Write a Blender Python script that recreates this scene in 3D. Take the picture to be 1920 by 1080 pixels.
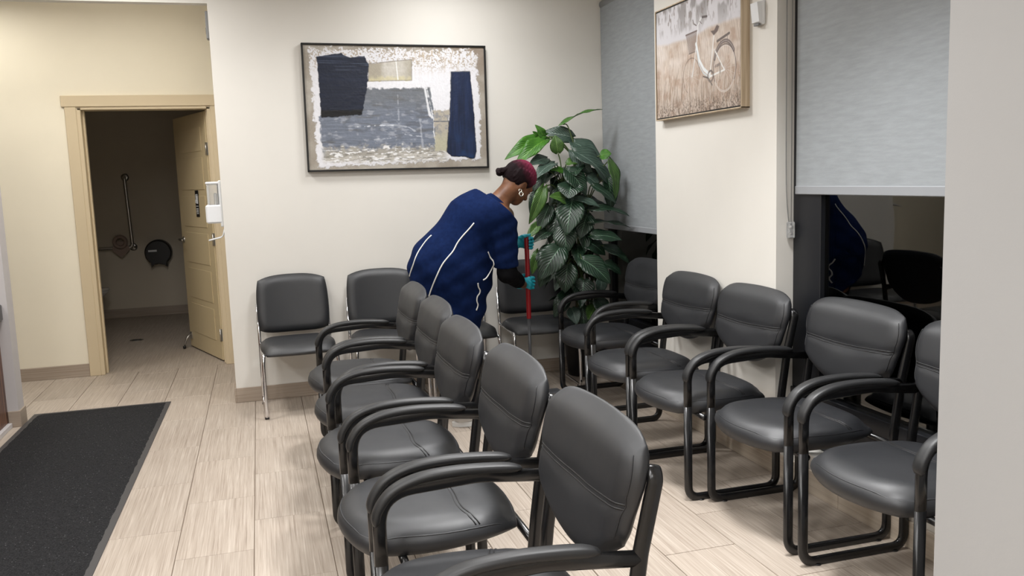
import bpy, math, random
import numpy as np
from mathutils import Vector, Matrix

random.seed(7)
RNG = np.random.default_rng(11)
PI = math.pi
scene = bpy.context.scene
COL = scene.collection
for o in list(bpy.data.objects):
    bpy.data.objects.remove(o)

# ------------------------------------------------------------------ camera
CAM_H = 1.42
FPX = 1620.0                                   # focal length in pixels of a 1920 wide frame
RIGHT = np.array([5663., -404., 1620.]); RIGHT /= np.linalg.norm(RIGHT)
DOWN = np.array([433., 12550., 1620.]); DOWN -= DOWN.dot(RIGHT) * RIGHT; DOWN /= np.linalg.norm(DOWN)
DEPTH = np.cross(RIGHT, DOWN)
RW = np.array([RIGHT, DEPTH, -DOWN])           # camera (x right, y down, z forward) -> world
CAM = np.array([0., 0., CAM_H])
cam_data = bpy.data.cameras.new('camera')
cam_data.sensor_width = 36.0
cam_data.lens = FPX / 1920.0 * 36.0
cam_data.clip_start = 0.05
cam = bpy.data.objects.new('camera', cam_data)
cx, cy, cz = RW[:, 0], RW[:, 1], RW[:, 2]
cam.matrix_world = Matrix(((cx[0], -cy[0], -cz[0], CAM[0]), (cx[1], -cy[1], -cz[1], CAM[1]),
                           (cx[2], -cy[2], -cz[2], CAM[2]), (0, 0, 0, 1)))
COL.objects.link(cam)
scene.camera = cam

def ray(px, py):
    return RW @ np.array([px - 960., py - 540., FPX])
def at(px, py, Y):                             # measured pixel -> point at depth Y
    r = ray(px, py); t = Y / r[1]
    return CAM + r * t
def atx(px, py, X):
    r = ray(px, py); t = X / r[0]
    return CAM + r * t
def onfloor(px, py, z=0.0):
    r = ray(px, py); t = (z - CAM_H) / r[2]
    return CAM + r * t

# ------------------------------------------------------------------ world, exposure
world = bpy.data.worlds.new('night')
scene.world = world
world.use_nodes = True
world.node_tree.nodes['Background'].inputs[0].default_value = (0.02, 0.025, 0.035, 1)
world.node_tree.nodes['Background'].inputs[1].default_value = 0.25
vs = scene.view_settings
vs.view_transform = 'Standard'; vs.look = 'None'; vs.gamma = 1.0; vs.use_curve_mapping = False
vs.exposure = 0.18

CEIL = 2.86
# (x, y, watts, colour, beam angle): unseen downlights, a pair placed by wall hot spots, the rest added fill
W_, C_, K_ = (1.0, 0.995, 0.995), (1.0, 0.985, 0.97), (1.0, 0.97, 0.91)
LAMPS = [
    (1.24, 5.16, 14, W_, 170), (-0.80, 5.05, 24, C_, 170), (0.95, 4.25, 24, W_, 150), (-0.75, 3.30, 3, C_, 170), (0.05, 2.20, 14, W_, 170),
    (1.32, 2.60, 24, W_, 96), (-1.15, 1.80, 20, C_, 170), (-2.40, 3.60, 18, C_, 170), (-2.40, 1.60, 26, C_, 170), (-0.10, 0.40, 22, W_, 170),  # narrow-beam lamp added to lift the window row and aisle floor
    (-1.40, 0.10, 34, C_, 170), (0.30, -1.40, 34, W_, 170), (-1.60, -1.40, 36, C_, 170), (-1.95, 6.62, 8, K_, 170), (-0.95, 6.15, 10, K_, 170),  # lamps behind the camera added to lift surfaces facing it
]

# ------------------------------------------------------------------ helpers
def link(o, parent=None):
    COL.objects.link(o)
    if parent is not None:
        o.parent = parent
    return o
def mesh(name, verts, faces, mat, parent=None, smooth=False):
    me = bpy.data.meshes.new(name)
    me.from_pydata([tuple(map(float, v)) for v in verts], [], [tuple(map(int, f)) for f in faces])
    if isinstance(mat, (list, tuple)):
        for m in mat: me.materials.append(m)
    else:
        me.materials.append(mat)
    if smooth:
        me.polygons.foreach_set('use_smooth', [True] * len(me.polygons))
    me.update()
    return link(bpy.data.objects.new(name, me), parent)
def empty(name, loc=(0, 0, 0), rz=0.0):
    o = bpy.data.objects.new(name, None)
    o.empty_display_size = 0.1
    o.location = loc; o.rotation_euler = (0, 0, rz)
    return link(o)
def tag(o, label=None, cat=None, group=None, kind=None):
    if label: o['label'] = label
    if cat: o['category'] = cat
    if group: o['group'] = group
    if kind: o['kind'] = kind
    return o
def struct(o):
    o['kind'] = 'structure'
    return o

class MB:                                       # collects shapes, builds ONE mesh object
    def __init__(s): s.v = []; s.f = []
    def add(s, v, f):
        n = len(s.v); s.v += [tuple(map(float, p)) for p in v]; s.f += [tuple(int(i) + n for i in q) for q in f]; return s
    def box(s, x0, x1, y0, y1, z0, z1, b=0.0):
        x0, x1 = min(x0, x1), max(x0, x1); y0, y1 = min(y0, y1), max(y0, y1); z0, z1 = min(z0, z1), max(z0, z1)
        if b <= 0:
            v = [(x, y, z) for z in (z0, z1) for y in (y0, y1) for x in (x0, x1)]
            f = [(0, 2, 3, 1), (4, 5, 7, 6), (0, 1, 5, 4), (2, 6, 7, 3), (0, 4, 6, 2), (1, 3, 7, 5)]
            return s.add(v, f)
        b = min(b, (x1 - x0) / 2.01, (y1 - y0) / 2.01, (z1 - z0) / 2.01)
        v = []; idx = {}
        for i, x in enumerate((x0, x1)):
            for j, y in enumerate((y0, y1)):
                for k, z in enumerate((z0, z1)):
                    sx, sy, sz = (b if i == 0 else -b), (b if j == 0 else -b), (b if k == 0 else -b)
                    idx[i, j, k, 'x'] = len(v); v.append((x, y + sy, z + sz))
                    idx[i, j, k, 'y'] = len(v); v.append((x + sx, y, z + sz))
                    idx[i, j, k, 'z'] = len(v); v.append((x + sx, y + sy, z))
        f = []
        for i in (0, 1): f.append([idx[i, j, k, 'x'] for j, k in ((0, 0), (1, 0), (1, 1), (0, 1))][::(1 if i else -1)])
        for j in (0, 1): f.append([idx[i, j, k, 'y'] for i, k in ((0, 0), (0, 1), (1, 1), (1, 0))][::(1 if j else -1)])
        for k in (0, 1): f.append([idx[i, j, k, 'z'] for i, j in ((0, 0), (1, 0), (1, 1), (0, 1))][::(1 if k else -1)])
        for i in (0, 1):
            for j in (0, 1):
                q = [idx[i, j, 0, 'x'], idx[i, j, 1, 'x'], idx[i, j, 1, 'y'], idx[i, j, 0, 'y']]
                f.append(q[::(1 if i != j else -1)])
        for i in (0, 1):
            for k in (0, 1):
                q = [idx[i, 0, k, 'x'], idx[i, 1, k, 'x'], idx[i, 1, k, 'z'], idx[i, 0, k, 'z']]
                f.append(q[::(-1 if i != k else 1)])
        for j in (0, 1):
            for k in (0, 1):
                q = [idx[0, j, k, 'y'], idx[1, j, k, 'y'], idx[1, j, k, 'z'], idx[0, j, k, 'z']]
                f.append(q[::(1 if j != k else -1)])
        for i in (0, 1):
            for j in (0, 1):
                for k in (0, 1):
                    q = [idx[i, j, k, c] for c in 'xyz']
                    f.append(q[::(1 if (i + j + k) % 2 else -1)])
        return s.add(v, f)
    def lathe(s, prof, c=(0, 0, 0), n=24, axis='z'):       # prof: (radius, height)
        v = []; f = []
        for r, h in prof:
            for k in range(n):
                a = 2 * PI * k / n
                p = (r * math.cos(a), r * math.sin(a), h)
                if axis == 'y': p = (p[0], p[2], -p[1])
                if axis == 'x': p = (p[2], p[0], p[1])
                v.append((p[0] + c[0], p[1] + c[1], p[2] + c[2]))
        for i in range(len(prof) - 1):
            for k in range(n):
                k2 = (k + 1) % n
                f.append((i * n + k, i * n + k2, (i + 1) * n + k2, (i + 1) * n + k))
        f.append(tuple(range(n))[::-1]); m = (len(prof) - 1) * n; f.append(tuple(m + k for k in range(n)))
        return s.add(v, f)
    def sweep(s, pts, sec, side=None, closed=False, caps=True):
        """sec: list of (a, b); a along side vector, b along the in-plane normal"""
        pts = [np.array(p, float) for p in pts]; n = len(pts); m = len(sec)
        v = []; f = []
        prev = None
        for i in range(n):
            if closed: t = pts[(i + 1) % n] - pts[i - 1]
            else: t = pts[min(i + 1, n - 1)] - pts[max(i - 1, 0)]
            t = t / (np.linalg.norm(t) + 1e-12)
            if side is not None:
                S = np.array(side, float)
            else:
                if prev is None:
                    S = np.cross(t, (0, 0, 1)) if abs(t[2]) < 0.9 else np.cross(t, (0, 1, 0))
                else: S = prev
            S = S - S.dot(t) * t; S /= (np.linalg.norm(S) + 1e-12); prev = S
            N = np.cross(t, S)
            for a, b in sec: v.append(pts[i] + S * a + N * b)
        L = n if closed else n - 1
        for i in range(L):
            i2 = (i + 1) % n
            for k in range(m):
                k2 = (k + 1) % m
                f.append((i * m + k, i * m + k2, i2 * m + k2, i2 * m + k))
        if not closed and caps:
            f.append(tuple(range(m))[::-1]); f.append(tuple((n - 1) * m + k for k in range(m)))
        return s.add(v, f)
    def tube(s, pts, r, n=8, side=None, closed=False):
        return s.sweep(pts, circ(r, r, n), side, closed)
    def build(s, name, mat, parent=None, smooth=False):
        return mesh(name, s.v, s.f, mat, parent, smooth)
def circ(ra, rb, n=12, p=2.0):
    out = []
    for k in range(n):
        a = 2 * PI * k / n; c, q = math.cos(a), math.sin(a)
        out.append((ra * math.copysign(abs(c) ** (2 / p), c), rb * math.copysign(abs(q) ** (2 / p), q)))
    return out
def spline(pts, n=8, closed=False):              # Catmull-Rom through the points
    P = [np.array(p, float) for p in pts]; out = []
    m = len(P)
    rng = range(m if closed else m - 1)
    for i in rng:
        p0 = P[i - 1] if (i > 0 or closed) else 2 * P[0] - P[1]
        p1 = P[i]; p2 = P[(i + 1) % m]
        p3 = P[(i + 2) % m] if (i + 2 < m or closed) else 2 * P[-1] - P[-2]
        for k in range(n):
            t = k / n
            out.append(0.5 * ((2 * p1) + (-p0 + p2) * t + (2 * p0 - 5 * p1 + 4 * p2 - p3) * t * t + (-p0 + 3 * p1 - 3 * p2 + p3) * t ** 3))
    if not closed: out.append(P[-1])
    return out
def fillet(pts, radii, n=7):                     # rounded polyline
    P = [np.array(p, float) for p in pts]; out = [P[0]]
    for i in range(1, len(P) - 1):
        a, b, c = P[i - 1], P[i], P[i + 1]
        r = radii[i - 1] if isinstance(radii, (list, tuple)) else radii
        u = (a - b) / np.linalg.norm(a - b); w = (c - b) / np.linalg.norm(c - b)
        ang = math.acos(max(-1, min(1, u.dot(w)))); d = r / math.tan(ang / 2)
        d = min(d, np.linalg.norm(a - b) * .49, np.linalg.norm(c - b) * .49)
        s, e = b + u * d, b + w * d
        for k in range(n + 1):
            t = k / n
            out.append((1 - t) ** 2 * s + 2 * t * (1 - t) * b + t * t * e)
    out.append(P[-1])
    return out
def copy_tree(o, parent=None):
    c = o.copy(); COL.objects.link(c); c.parent = parent
    for ch in list(o.children): copy_tree(ch, c)
    return c

# ------------------------------------------------------------------ materials
def rgb(r, g, b):                                # sRGB 0-255 -> linear
    f = lambda c: (c / 255 / 12.92) if c / 255 <= 0.04045 else ((c / 255 + .055) / 1.055) ** 2.4
    return (f(r), f(g), f(b), 1.0)
class NT:
    def __init__(s, name):
        s.m = bpy.data.materials.new(name); s.m.use_nodes = True
        s.t = s.m.node_tree; s.n = s.t.nodes; s.p = s.n['Principled BSDF']
    def node(s, kind, **kw):
        nd = s.n.new(kind)
        for k, v in kw.items():
            if k.startswith('i_'):
                key = k[2:]
                nd.inputs[int(key) if key.isdigit() else key].default_value = v
            else: setattr(nd, k, v)
        return nd
    def link(s, a, b): s.t.links.new(a, b)
    def coords(s, kind='Object', scale=(1, 1, 1), rot=(0, 0, 0), loc=None):
        tc = s.node('ShaderNodeTexCoord'); mp = s.node('ShaderNodeMapping')
        mp.inputs['Scale'].default_value = scale; mp.inputs['Rotation'].default_value = rot
        if loc is not None: s.link(loc, mp.inputs['Location'])
        s.link(tc.outputs[kind], mp.inputs[0]); return mp.outputs[0]
    def noise(s, vec, scale, detail=3, rough=.5):
        nd = s.node('ShaderNodeTexNoise'); nd.inputs['Scale'].default_value = scale
        nd.inputs['Detail'].default_value = detail; nd.inputs['Roughness'].default_value = rough
        s.link(vec, nd.inputs['Vector']); return nd.outputs['Fac']
    def ramp(s, fac, stops):
        r = s.node('ShaderNodeValToRGB'); e = r.color_ramp.elements
        while len(e) < len(stops): e.new(.5)
        for el, (pos, c) in zip(e, stops): el.position = pos; el.color = c
        s.link(fac, r.inputs[0]); return r.outputs[0]
    def bump(s, h, strength=.2, dist=.01):
        b = s.node('ShaderNodeBump'); b.inputs['Strength'].default_value = strength; b.inputs['Distance'].default_value = dist
        s.link(h, b.inputs['Height']); s.link(b.outputs[0], s.p.inputs['Normal'])
    def set(s, color=None, rough=None, metal=None, spec=None):
        if color is not None: s.p.inputs['Base Color'].default_value = color
        if rough is not None: s.p.inputs['Roughness'].default_value = rough
        if metal is not None: s.p.inputs['Metallic'].default_value = metal
        if spec is not None: s.p.inputs['Specular IOR Level'].default_value = spec
        return s
def plain(name, color, rough=.5, metal=0, spec=.5, nscale=None, nstr=.1, ndist=.002, var=None):
    t = NT(name).set(color, rough, metal, spec)
    if nscale:
        c = t.coords(); h = t.noise(c, nscale, 4)
        t.bump(h, nstr, ndist)
    if var:
        c = t.coords(); h = t.noise(c, var[0], 4, .6)
        d = var[1]
        t.link(t.ramp(h, [(.3, tuple(x * (1 - d) for x in color[:3]) + (1,)), (.7, tuple(min(1, x * (1 + d)) for x in color[:3]) + (1,))]), t.p.inputs['Base Color'])
    return t.m

M = {}
M['wall'] = plain('painted_wall', rgb(222, 219, 212), .62, nscale=260, nstr=.12, ndist=.001, var=(1.3, .025))
M['wall_cream'] = plain('cream_wall', rgb(236, 228, 208), .62, nscale=260, nstr=.12, ndist=.001, var=(1.3, .025))
M['wall_dimmed'] = plain('dimmed_wall', rgb(170, 170, 170), .6, nscale=260, nstr=.1, ndist=.001, var=(1.3, .02))  # darker base colour stands in for the weaker light on the partition
M['wall_lilac'] = plain('pale_grey_paint', rgb(196, 192, 192), .5, nscale=200, nstr=.08, ndist=.001)
M['wall_rest'] = plain('restroom_wall', rgb(206, 196, 178), .6, nscale=200, nstr=.08, ndist=.001)
M['ceiling'] = plain('ceiling_white', rgb(236, 234, 230), .8, nscale=120, nstr=.2, ndist=.002)
M['trim'] = plain('cream_trim_paint', rgb(208, 191, 160), .42, nscale=60, nstr=.05, ndist=.001)
M['door'] = plain('cream_door_paint', rgb(208, 190, 152), .45, nscale=60, nstr=.05, ndist=.001)
M['grout'] = plain('grout', rgb(120, 106, 92), .9, nscale=300, nstr=.3)
M['black_metal'] = plain('black_powder_coat', (0.0065, 0.0065, 0.007, 1), .26, spec=.6, nscale=900, nstr=.03, ndist=.0005)
M['chrome'] = plain('chrome', (.78, .78, .80, 1), .14, metal=1)
M['steel'] = plain('brushed_steel', (.55, .54, .52, 1), .32, metal=1)
M['satin'] = plain('satin_hinge_steel', rgb(150, 150, 146), .4, metal=.3)
M['black_plastic'] = plain('black_plastic', (.010, .010, .011, 1), .4, nscale=700, nstr=.05)
M['arm_pad'] = plain('arm_pad_rubber', (.014, .0145, .0155, 1), .46, nscale=900, nstr=.1, ndist=.0006)
M['white_plastic'] = plain('white_plastic', rgb(226, 228, 230), .35, nscale=400, nstr=.02)
M['grey_plastic'] = plain('grey_plastic', rgb(120, 120, 120), .5, nscale=400, nstr=.02)
M['porcelain'] = plain('porcelain', rgb(225, 222, 216), .12, nscale=5, nstr=.01)
M['frame_black'] = plain('black_picture_frame', (.008, .008, .008, 1), .35, nscale=200, nstr=.05)
M['window_frame'] = plain('dark_window_aluminium', (.006, .007, .010, 1), .42, nscale=500, nstr=.04)
M['emit'] = NT('lamp_diffuser').m
_p = M['emit'].node_tree.nodes['Principled BSDF']
_p.inputs['Emission Color'].default_value = (1, .95, .88, 1); _p.inputs['Emission Strength'].default_value = 6.0

def leather(name, c):
    t = NT(name).set(c, .50, 0, .70)
    co = t.coords()
    v = t.node('ShaderNodeTexVoronoi', feature='DISTANCE_TO_EDGE'); v.inputs['Scale'].default_value = 420
    t.link(co, v.inputs['Vector'])
    n1 = t.noise(co, 7, 3); n2 = t.noise(co, 60, 4)
    ad = t.node('ShaderNodeMath', operation='ADD'); t.link(v.outputs['Distance'], ad.inputs[0])
    mu = t.node('ShaderNodeMath', operation='MULTIPLY'); t.link(n2, mu.inputs[0]); mu.inputs[1].default_value = .6
    t.link(mu.outputs[0], ad.inputs[1])
    t.bump(ad.outputs[0], .12, .0012)
    t.link(t.ramp(n1, [(.3, (.46, .46, .46, 1)), (.7, (.56, .56, .56, 1))]), t.p.inputs['Roughness'])
    return t.m
M['leather'] = leather('black_leather', (.0130, .0141, .0168, 1))
M['vinyl'] = leather('charcoal_vinyl', (.0125, .0136, .0160, 1))
M['thread'] = plain('black_stitching', (.02, .02, .021, 1), .42, nscale=900, nstr=.2)

def tile_mat(name, dark=1.0):
    t = NT(name).set(None, .48, 0, .35)
    oi = t.node('ShaderNodeObjectInfo')
    cmb = t.node('ShaderNodeCombineXYZ')
    mu = t.node('ShaderNodeMath', operation='MULTIPLY'); mu.inputs[1].default_value = 37.0
    t.link(oi.outputs['Random'], mu.inputs[0])
    for k in range(3): t.link(mu.outputs[0], cmb.inputs[k])
    co = t.coords('Object', (1, 1, 1), loc=cmb.outputs[0])
    def streak(sx, sy):
        mp = t.node('ShaderNodeMapping'); mp.inputs['Scale'].default_value = (sx, sy, 1); t.link(co, mp.inputs[0])
        return mp.outputs[0]
    a = t.noise(streak(150, 2.2), 1.0, 3, .65)
    b = t.noise(streak(420, 6.0), 1.0, 2, .6)
    c = t.noise(co, 3.0, 2)
    mx = t.node('ShaderNodeMath', operation='MULTIPLY_ADD'); t.link(a, mx.inputs[0]); mx.inputs[1].default_value = .62
    m2 = t.node('ShaderNodeMath', operation='MULTIPLY_ADD'); t.link(b, m2.inputs[0]); m2.inputs[1].default_value = .34
    m3 = t.node('ShaderNodeMath', operation='MULTIPLY'); t.link(c, m3.inputs[0]); m3.inputs[1].default_value = .10
    t.link(m3.outputs[0], m2.inputs[2]); t.link(m2.outputs[0], mx.inputs[2])
    col = t.ramp(mx.outputs[0], [(.33, rgb(139 * dark, 126 * dark, 113 * dark)), (.45, rgb(164 * dark, 151 * dark, 138 * dark)),
                                 (.58, rgb(179 * dark, 167 * dark, 154 * dark)), (.73, rgb(200 * dark, 190 * dark, 178 * dark))])
    hs = t.node('ShaderNodeHueSaturation')
    mr = t.node('ShaderNodeMapRange'); mr.inputs['To Min'].default_value = .95; mr.inputs['To Max'].default_value = 1.04
    t.link(oi.outputs['Random'], mr.inputs['Value']); t.link(mr.outputs[0], hs.inputs['Value']); t.link(col, hs.inputs['Color'])
    t.link(hs.outputs[0], t.p.inputs['Base Color'])
    t.bump(mx.outputs[0], .06, .001)
    return t.m
M['tile'] = tile_mat('linear_stone_tile')
M['tile_base'] = tile_mat('floor_under_tile')
def base_mat(name, c0, c1):
    t = NT(name).set(None, .45)
    co = t.coords('Object', (1.5, 1.5, 160)); a = t.noise(co, 1.0, 3, .6)
    t.link(t.ramp(a, [(.35, c0), (.65, c1)]), t.p.inputs['Base Color']); t.bump(a, .05, .001)
    return t.m
M['baseboard'] = base_mat('taupe_tile_baseboard', rgb(150, 135, 120), rgb(172, 158, 143))
M['baseboard_pale'] = base_mat('pale_tile_baseboard', rgb(186, 172, 154), rgb(206, 194, 178))

# ------------------------------------------------------------------ the room shell
YA = 5.87          # picture wall
XA = -0.226        # its left end
YD = 7.22          # wall with the restroom door
XP = 2.237         # pier face
YP0, YP1 = 3.42, 4.647
HEAD_Z = 2.555
def sbox(name, mat, *b, bev=0.0):
    return struct(MB().box(*b, b=bev).build(name, mat))
# floor: one slab that carries every tile
floor = struct(MB().box(-5.0, 2.9, -3.2, YD, -.08, -.0035).build('floor', M['grout']))
MB().box(-5.0, 2.9, -3.2, .64, -.006, 0).build('screed', M['tile_base'], floor)
MB().box(-5.0, -2.47, .64, YD, -.006, 0).build('screed', M['tile_base'], floor)
TW, TL, G = 0.2945, 0.6154, 0.0034
tile_mesh = None
ix0 = -0.1098
cnt = 0
for k in range(-8, 8):
    x0 = ix0 + k * TW
    if x0 > XP - .01: continue
    ph = 0.0277 + (TL / 2 if k % 2 else 0)
    for j in range(0, 12):
        y0 = ph + j * TL
        if y0 + TL < .7 or y0 > YD: continue
        if x0 > XA - TW * .6 and y0 > YA: continue
        w = min(TW, XP - x0)
        full = abs(w - TW) < 1e-6 and y0 + TL <= YD and not (x0 < XA and x0 + TW > XA and y0 + TL > YA)
        if full and tile_mesh is not None:
            o = bpy.data.objects.new('tile', tile_mesh); link(o, floor)
        else:
            L = min(TL, YD - y0)
            o = MB().box(G / 2, w - G / 2, G / 2, L - G / 2, -.008, 0, b=.0012).build('tile', M['tile'], floor)
            if full: tile_mesh = o.data
        o.location = (x0, y0, 0)
        cnt += 1
print('tiles', cnt)
rest_floor = struct(MB().box(-2.5, .6, YD + .001, 10.42, -.08, 0).build('floor', M['tile_base']))

# picture wall (with the opening's header) and the wall stub by the reception desk
sbox('wall_back', M['wall'], XA, 2.62, YA, YA + .13, 0, CEIL)
sbox('wall_header', M['wall'], -1.50, XA, YA, YA + .07, HEAD_Z, CEIL)
sbox('wall_stub', M['wall_lilac'], -5.0, -1.50, YA - .055, YA + .075, 0, CEIL)
sbox('wall_passage', M['wall'], XA, XA + .12, YA + .13, YD, 0, CEIL)
# door wall
DX0, DX1, DZ = -1.255, -.318, 2.035       # rough opening
sbox('wall_door', M['wall_cream'], -5.0, DX0, YD, YD + .12, 0, CEIL)
sbox('wall_door', M['wall_cream'], DX1, XA + .12, YD, YD + .12, 0, CEIL)
sbox('wall_door', M['wall_cream'], DX0, DX1, YD, YD + .12, DZ, CEIL)
# restroom shell
sbox('wall_restroom', M['wall_rest'], -2.62, .7, 10.42, 10.54, 0, CEIL)
sbox('wall_restroom', M['wall_rest'], -2.62, -2.5, YD + .12, 10.42, 0, CEIL)
sbox('wall_restroom', M['wall_rest'], .58, .7, YD + .12, 10.42, 0, CEIL)
sbox('ceiling', M['ceiling'], -5.1, 3.2, -3.3, 10.54, CEIL, CEIL + .1)
# room behind the camera
sbox('wall_rear', M['wall'], -5.1, 3.0, -3.3, -3.18, 0, CEIL)
sbox('wall_left', M['wall_cream'], -5.1, -5.0, -3.3, YD + .12, 0, CEIL)
# window side: pier, knee walls, header
sbox('wall_pier', M['wall'], XP, 2.55, YP0, YP1, 0, CEIL)
NX0, NX1 = 2.325, 2.385                     # near window frame
sbox('wall_knee', M['wall'], XP, 2.50, 1.3, YP0, 0, .17)
sbox('wall_knee', M['wall'], 2.35, 2.62, YP1, YA, 0, .17)
sbox('wall_outer', M['wall'], NX0, 2.62, -3.2, 1.3, 0, CEIL)
sbox('wall_lintel', M['wall'], NX0, 2.62, 1.3, YP0, 2.62, CEIL)
sbox('wall_lintel', M['wall'], 2.43, 2.62, YP1, YA, 2.62, CEIL)
# partition beside the camera
sbox('wall_partition', M['wall_dimmed'], .922 * 1.62, 2.6, .25, 1.62, 0, CEIL, bev=.004)

# baseboards
def bb(name, *b, m='baseboard'):
    return struct(MB().box(*b, b=.002).build(name, M[m]))
bb('baseboard_back', XA, 2.43, YA - .011, YA, 0, .097)
bb('baseboard_passage', XA - .011, XA, YA - .011, YD, 0, .097)
bb('baseboard_door', -3.0, DX0 - .085, YD - .011, YD, 0, .10)
bb('baseboard_restroom', -2.5, .58, 10.409, 10.42, 0, .10)
bb('baseboard_pier', XP - .011, XP, 2.948, YP1, 0, .105, m='baseboard_pale')
bb('baseboard_pier', XP - .011, XP, 1.63, 2.945, 0, .105, m='baseboard_pale')
bb('baseboard_pier', XP - .011, 2.35, YP1, YP1 + .011, 0, .105, m='baseboard_pale')
bb('baseboard_window', 2.339, 2.35, YP1 + .011, YA - .011, 0, .105, m='baseboard_pale')
bb('baseboard_stub', -1.558, -1.489, YA - .066, YA - .055, 0, .10)
bb('baseboard_stub', -1.50, -1.489, YA - .055, YA + .075, 0, .10)

# ------------------------------------------------------------------ windows
def glass_mat():
    t = NT('dark_window_glass')
    n = t.n; n.remove(t.p)
    out = n['Material Output']
    tr = t.node('ShaderNodeBsdfTransparent'); tr.inputs[0].default_value = (.55, .58, .60, 1)
    gl = t.node('ShaderNodeBsdfGlossy'); gl.inputs['Roughness'].default_value = .012
    gl.inputs[0].default_value = (.9, .9, .88, 1)
    fr = t.node('ShaderNodeFresnel'); fr.inputs[0].default_value = 1.75
    co = t.coords(); h = t.noise(co, 2.2, 1)
    bp = t.node('ShaderNodeBump'); bp.inputs['Strength'].default_value = .05; bp.inputs['Distance'].default_value = .05
    t.link(h, bp.inputs['Height']); t.link(bp.outputs[0], gl.inputs['Normal'])
    mx = t.node('ShaderNodeMixShader'); t.link(fr.outputs[0], mx.inputs[0]); t.link(tr.outputs[0], mx.inputs[1]); t.link(gl.outputs[0], mx.inputs[2])
    t.link(mx.outputs[0], out.inputs[0])
    return t.m
M['glass'] = glass_mat()
def window(name, x0, x1, ya, yb, z0, z1, mull, jamb_hi):
    w = struct(empty(name, ((x0 + x1) / 2, (ya + yb) / 2, 0)))
    lx, ly = w.location.x, w.location.y
    def part(nm, *b, bv=.003, m='window_frame'):
        o = MB().box(b[0] - lx, b[1] - lx, b[2] - ly, b[3] - ly, b[4], b[5], b=bv).build(nm, M[m], w); return o
    part('window_sill_frame', x0 - .01, x1, ya, yb, z0, z0 + .24)
    part('window_head_frame', x0, x1, ya, yb, z1 - .07, z1)
    part('window_jamb', x0, x1, yb - jamb_hi, yb, z0 + .24, z1 - .07)
    part('window_jamb', x0, x1, ya, ya + .05, z0 + .24, z1 - .07)
    for y in mull:
        part('mullion', x0, x1, y - .03, y + .03, z0 + .24, z1 - .07)
    ys = [ya + .05] + sum([[y - .03, y + .03] for y in mull], []) + [yb - jamb_hi]
    for k in range(0, len(ys), 2):
        part('window_pane', (x0 + x1) / 2 - .006, (x0 + x1) / 2 + .006, ys[k], ys[k + 1], z0 + .24, z1 - .07, bv=0, m='glass')
    return w
window('window_1', NX0, NX1, 1.3, YP0, .17, 2.62, [], .20)
window('window_2', 2.435, 2.495, YP1, YA, .17, 2.62, [], .06)
# asphalt outside
M['asphalt'] = plain('night_asphalt', (.03, .03, .032, 1), .8, nscale=80, nstr=.4, var=(4, .3))
struct(MB().box(2.7, 30, -20, 40, -.3, -.1).build('ground_outside', M['asphalt']))

def fabric_blind():
    t = NT('grey_blind_fabric').set(None, .75, 0, .3)
    co = t.coords('Object', (30, 9, 60)); a = t.noise(co, 1.0, 4, .6)
    c2 = t.coords('Object', (400, 400, 400)); w = t.noise(c2, 1.0, 2)
    t.link(t.ramp(a, [(.3, rgb(146, 151, 154)), (.7, rgb(157, 162, 166))]), t.p.inputs['Base Color'])
    ad = t.node('ShaderNodeMath', operation='ADD'); t.link(a, ad.inputs[0]); t.link(w, ad.inputs[1])
    t.bump(ad.outputs[0], .15, .003)
    return t.m
M['blind'] = fabric_blind()
M['blind_bar'] = plain('grey_hem_bar', rgb(150, 153, 157), .5, nscale=300, nstr=.05)
def blind(x, ya, yb, zb, label):
    b = empty('roller_blind', (x, (ya + yb) / 2, zb)); w = (yb - ya) / 2
    ny, nz = 24, 10; V = []; F = []
    top = 2.60 - zb
    for s in (-1, 1):
        for j in range(nz + 1):
            for i in range(ny + 1):
                y = -w + 2 * w * i / ny; z = .035 + (top - .035) * j / nz
                V.append((s * .0012 + .0015 * math.sin(y * 5 + z * 1.7) * (1 - j / nz), y, z))
    n1 = (ny + 1) * (nz + 1)
    for s in (0, 1):
        for j in range(nz):
            for i in range(ny):
                q = [j * (ny + 1) + i, j * (ny + 1) + i + 1, (j + 1) * (ny + 1) + i + 1, (j + 1) * (ny + 1) + i]
                F.append([s * n1 + k for k in (q if s else q[::-1])])
    mesh('blind_fabric', V, F, M['blind'], b, True)
    MB().box(-.006, .006, -w - .004, w + .004, 0, .038, b=.003).build('hem_bar', M['blind_bar'], b)
    MB().lathe([(.03, -w), (.03, w)], (0.02, 0, top), 16, 'y').build('roller_tube', M['blind_bar'], b, True)
    return tag(b, label, 'blind')
blind(2.318, 1.62, YP0 - .034, 1.297, 'light grey roller blind lowered halfway over the near window')
blind(2.408, YP1 + .02, YA - .004, 1.024, 'light grey roller blind hanging behind the tall leafy plant')
# bead chain of the near blind with its clear tensioner
bc = empty('blind_chain', (2.296, YP0 - .006, 1.10))
tag(bc, 'beaded blind pull chain with clear plastic holder on the pier edge', 'blind chain')
MB().tube(spline([(-.022, -.012, 1.5), (-.022, -.012, .6), (-.020, -.012, .25), (-.008, -.012, .09), (.004, -.012, .06)], 6), .0022, 6).build('chain', M['grey_plastic'], bc, True)
MB().tube([(.006, -.012, 1.5), (.006, -.012, .06)], .0016, 6).build('chain', M['grey_plastic'], bc, True)
clr = NT('clear_plastic').set((.9, .92, .93, 1), .08, 0, .6); clr.p.inputs['Transmission Weight'].default_value = .75; clr.p.inputs['IOR'].default_value = 1.45
M['clear'] = clr.m
MB().box(-.012, .020, -.026, 0, 0, .074, b=.004).build('chain_holder', M['clear'], bc)
MB().lathe([(.009, -.004), (.009, .004)], (.004, -.013, .05), 16, 'y').build('holder_wheel', M['steel'], bc, True)
MB().lathe([(.007, -.004), (.007, .004)], (.004, -.013, .02), 16, 'y').build('holder_wheel', M['steel'], bc, True)

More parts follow.
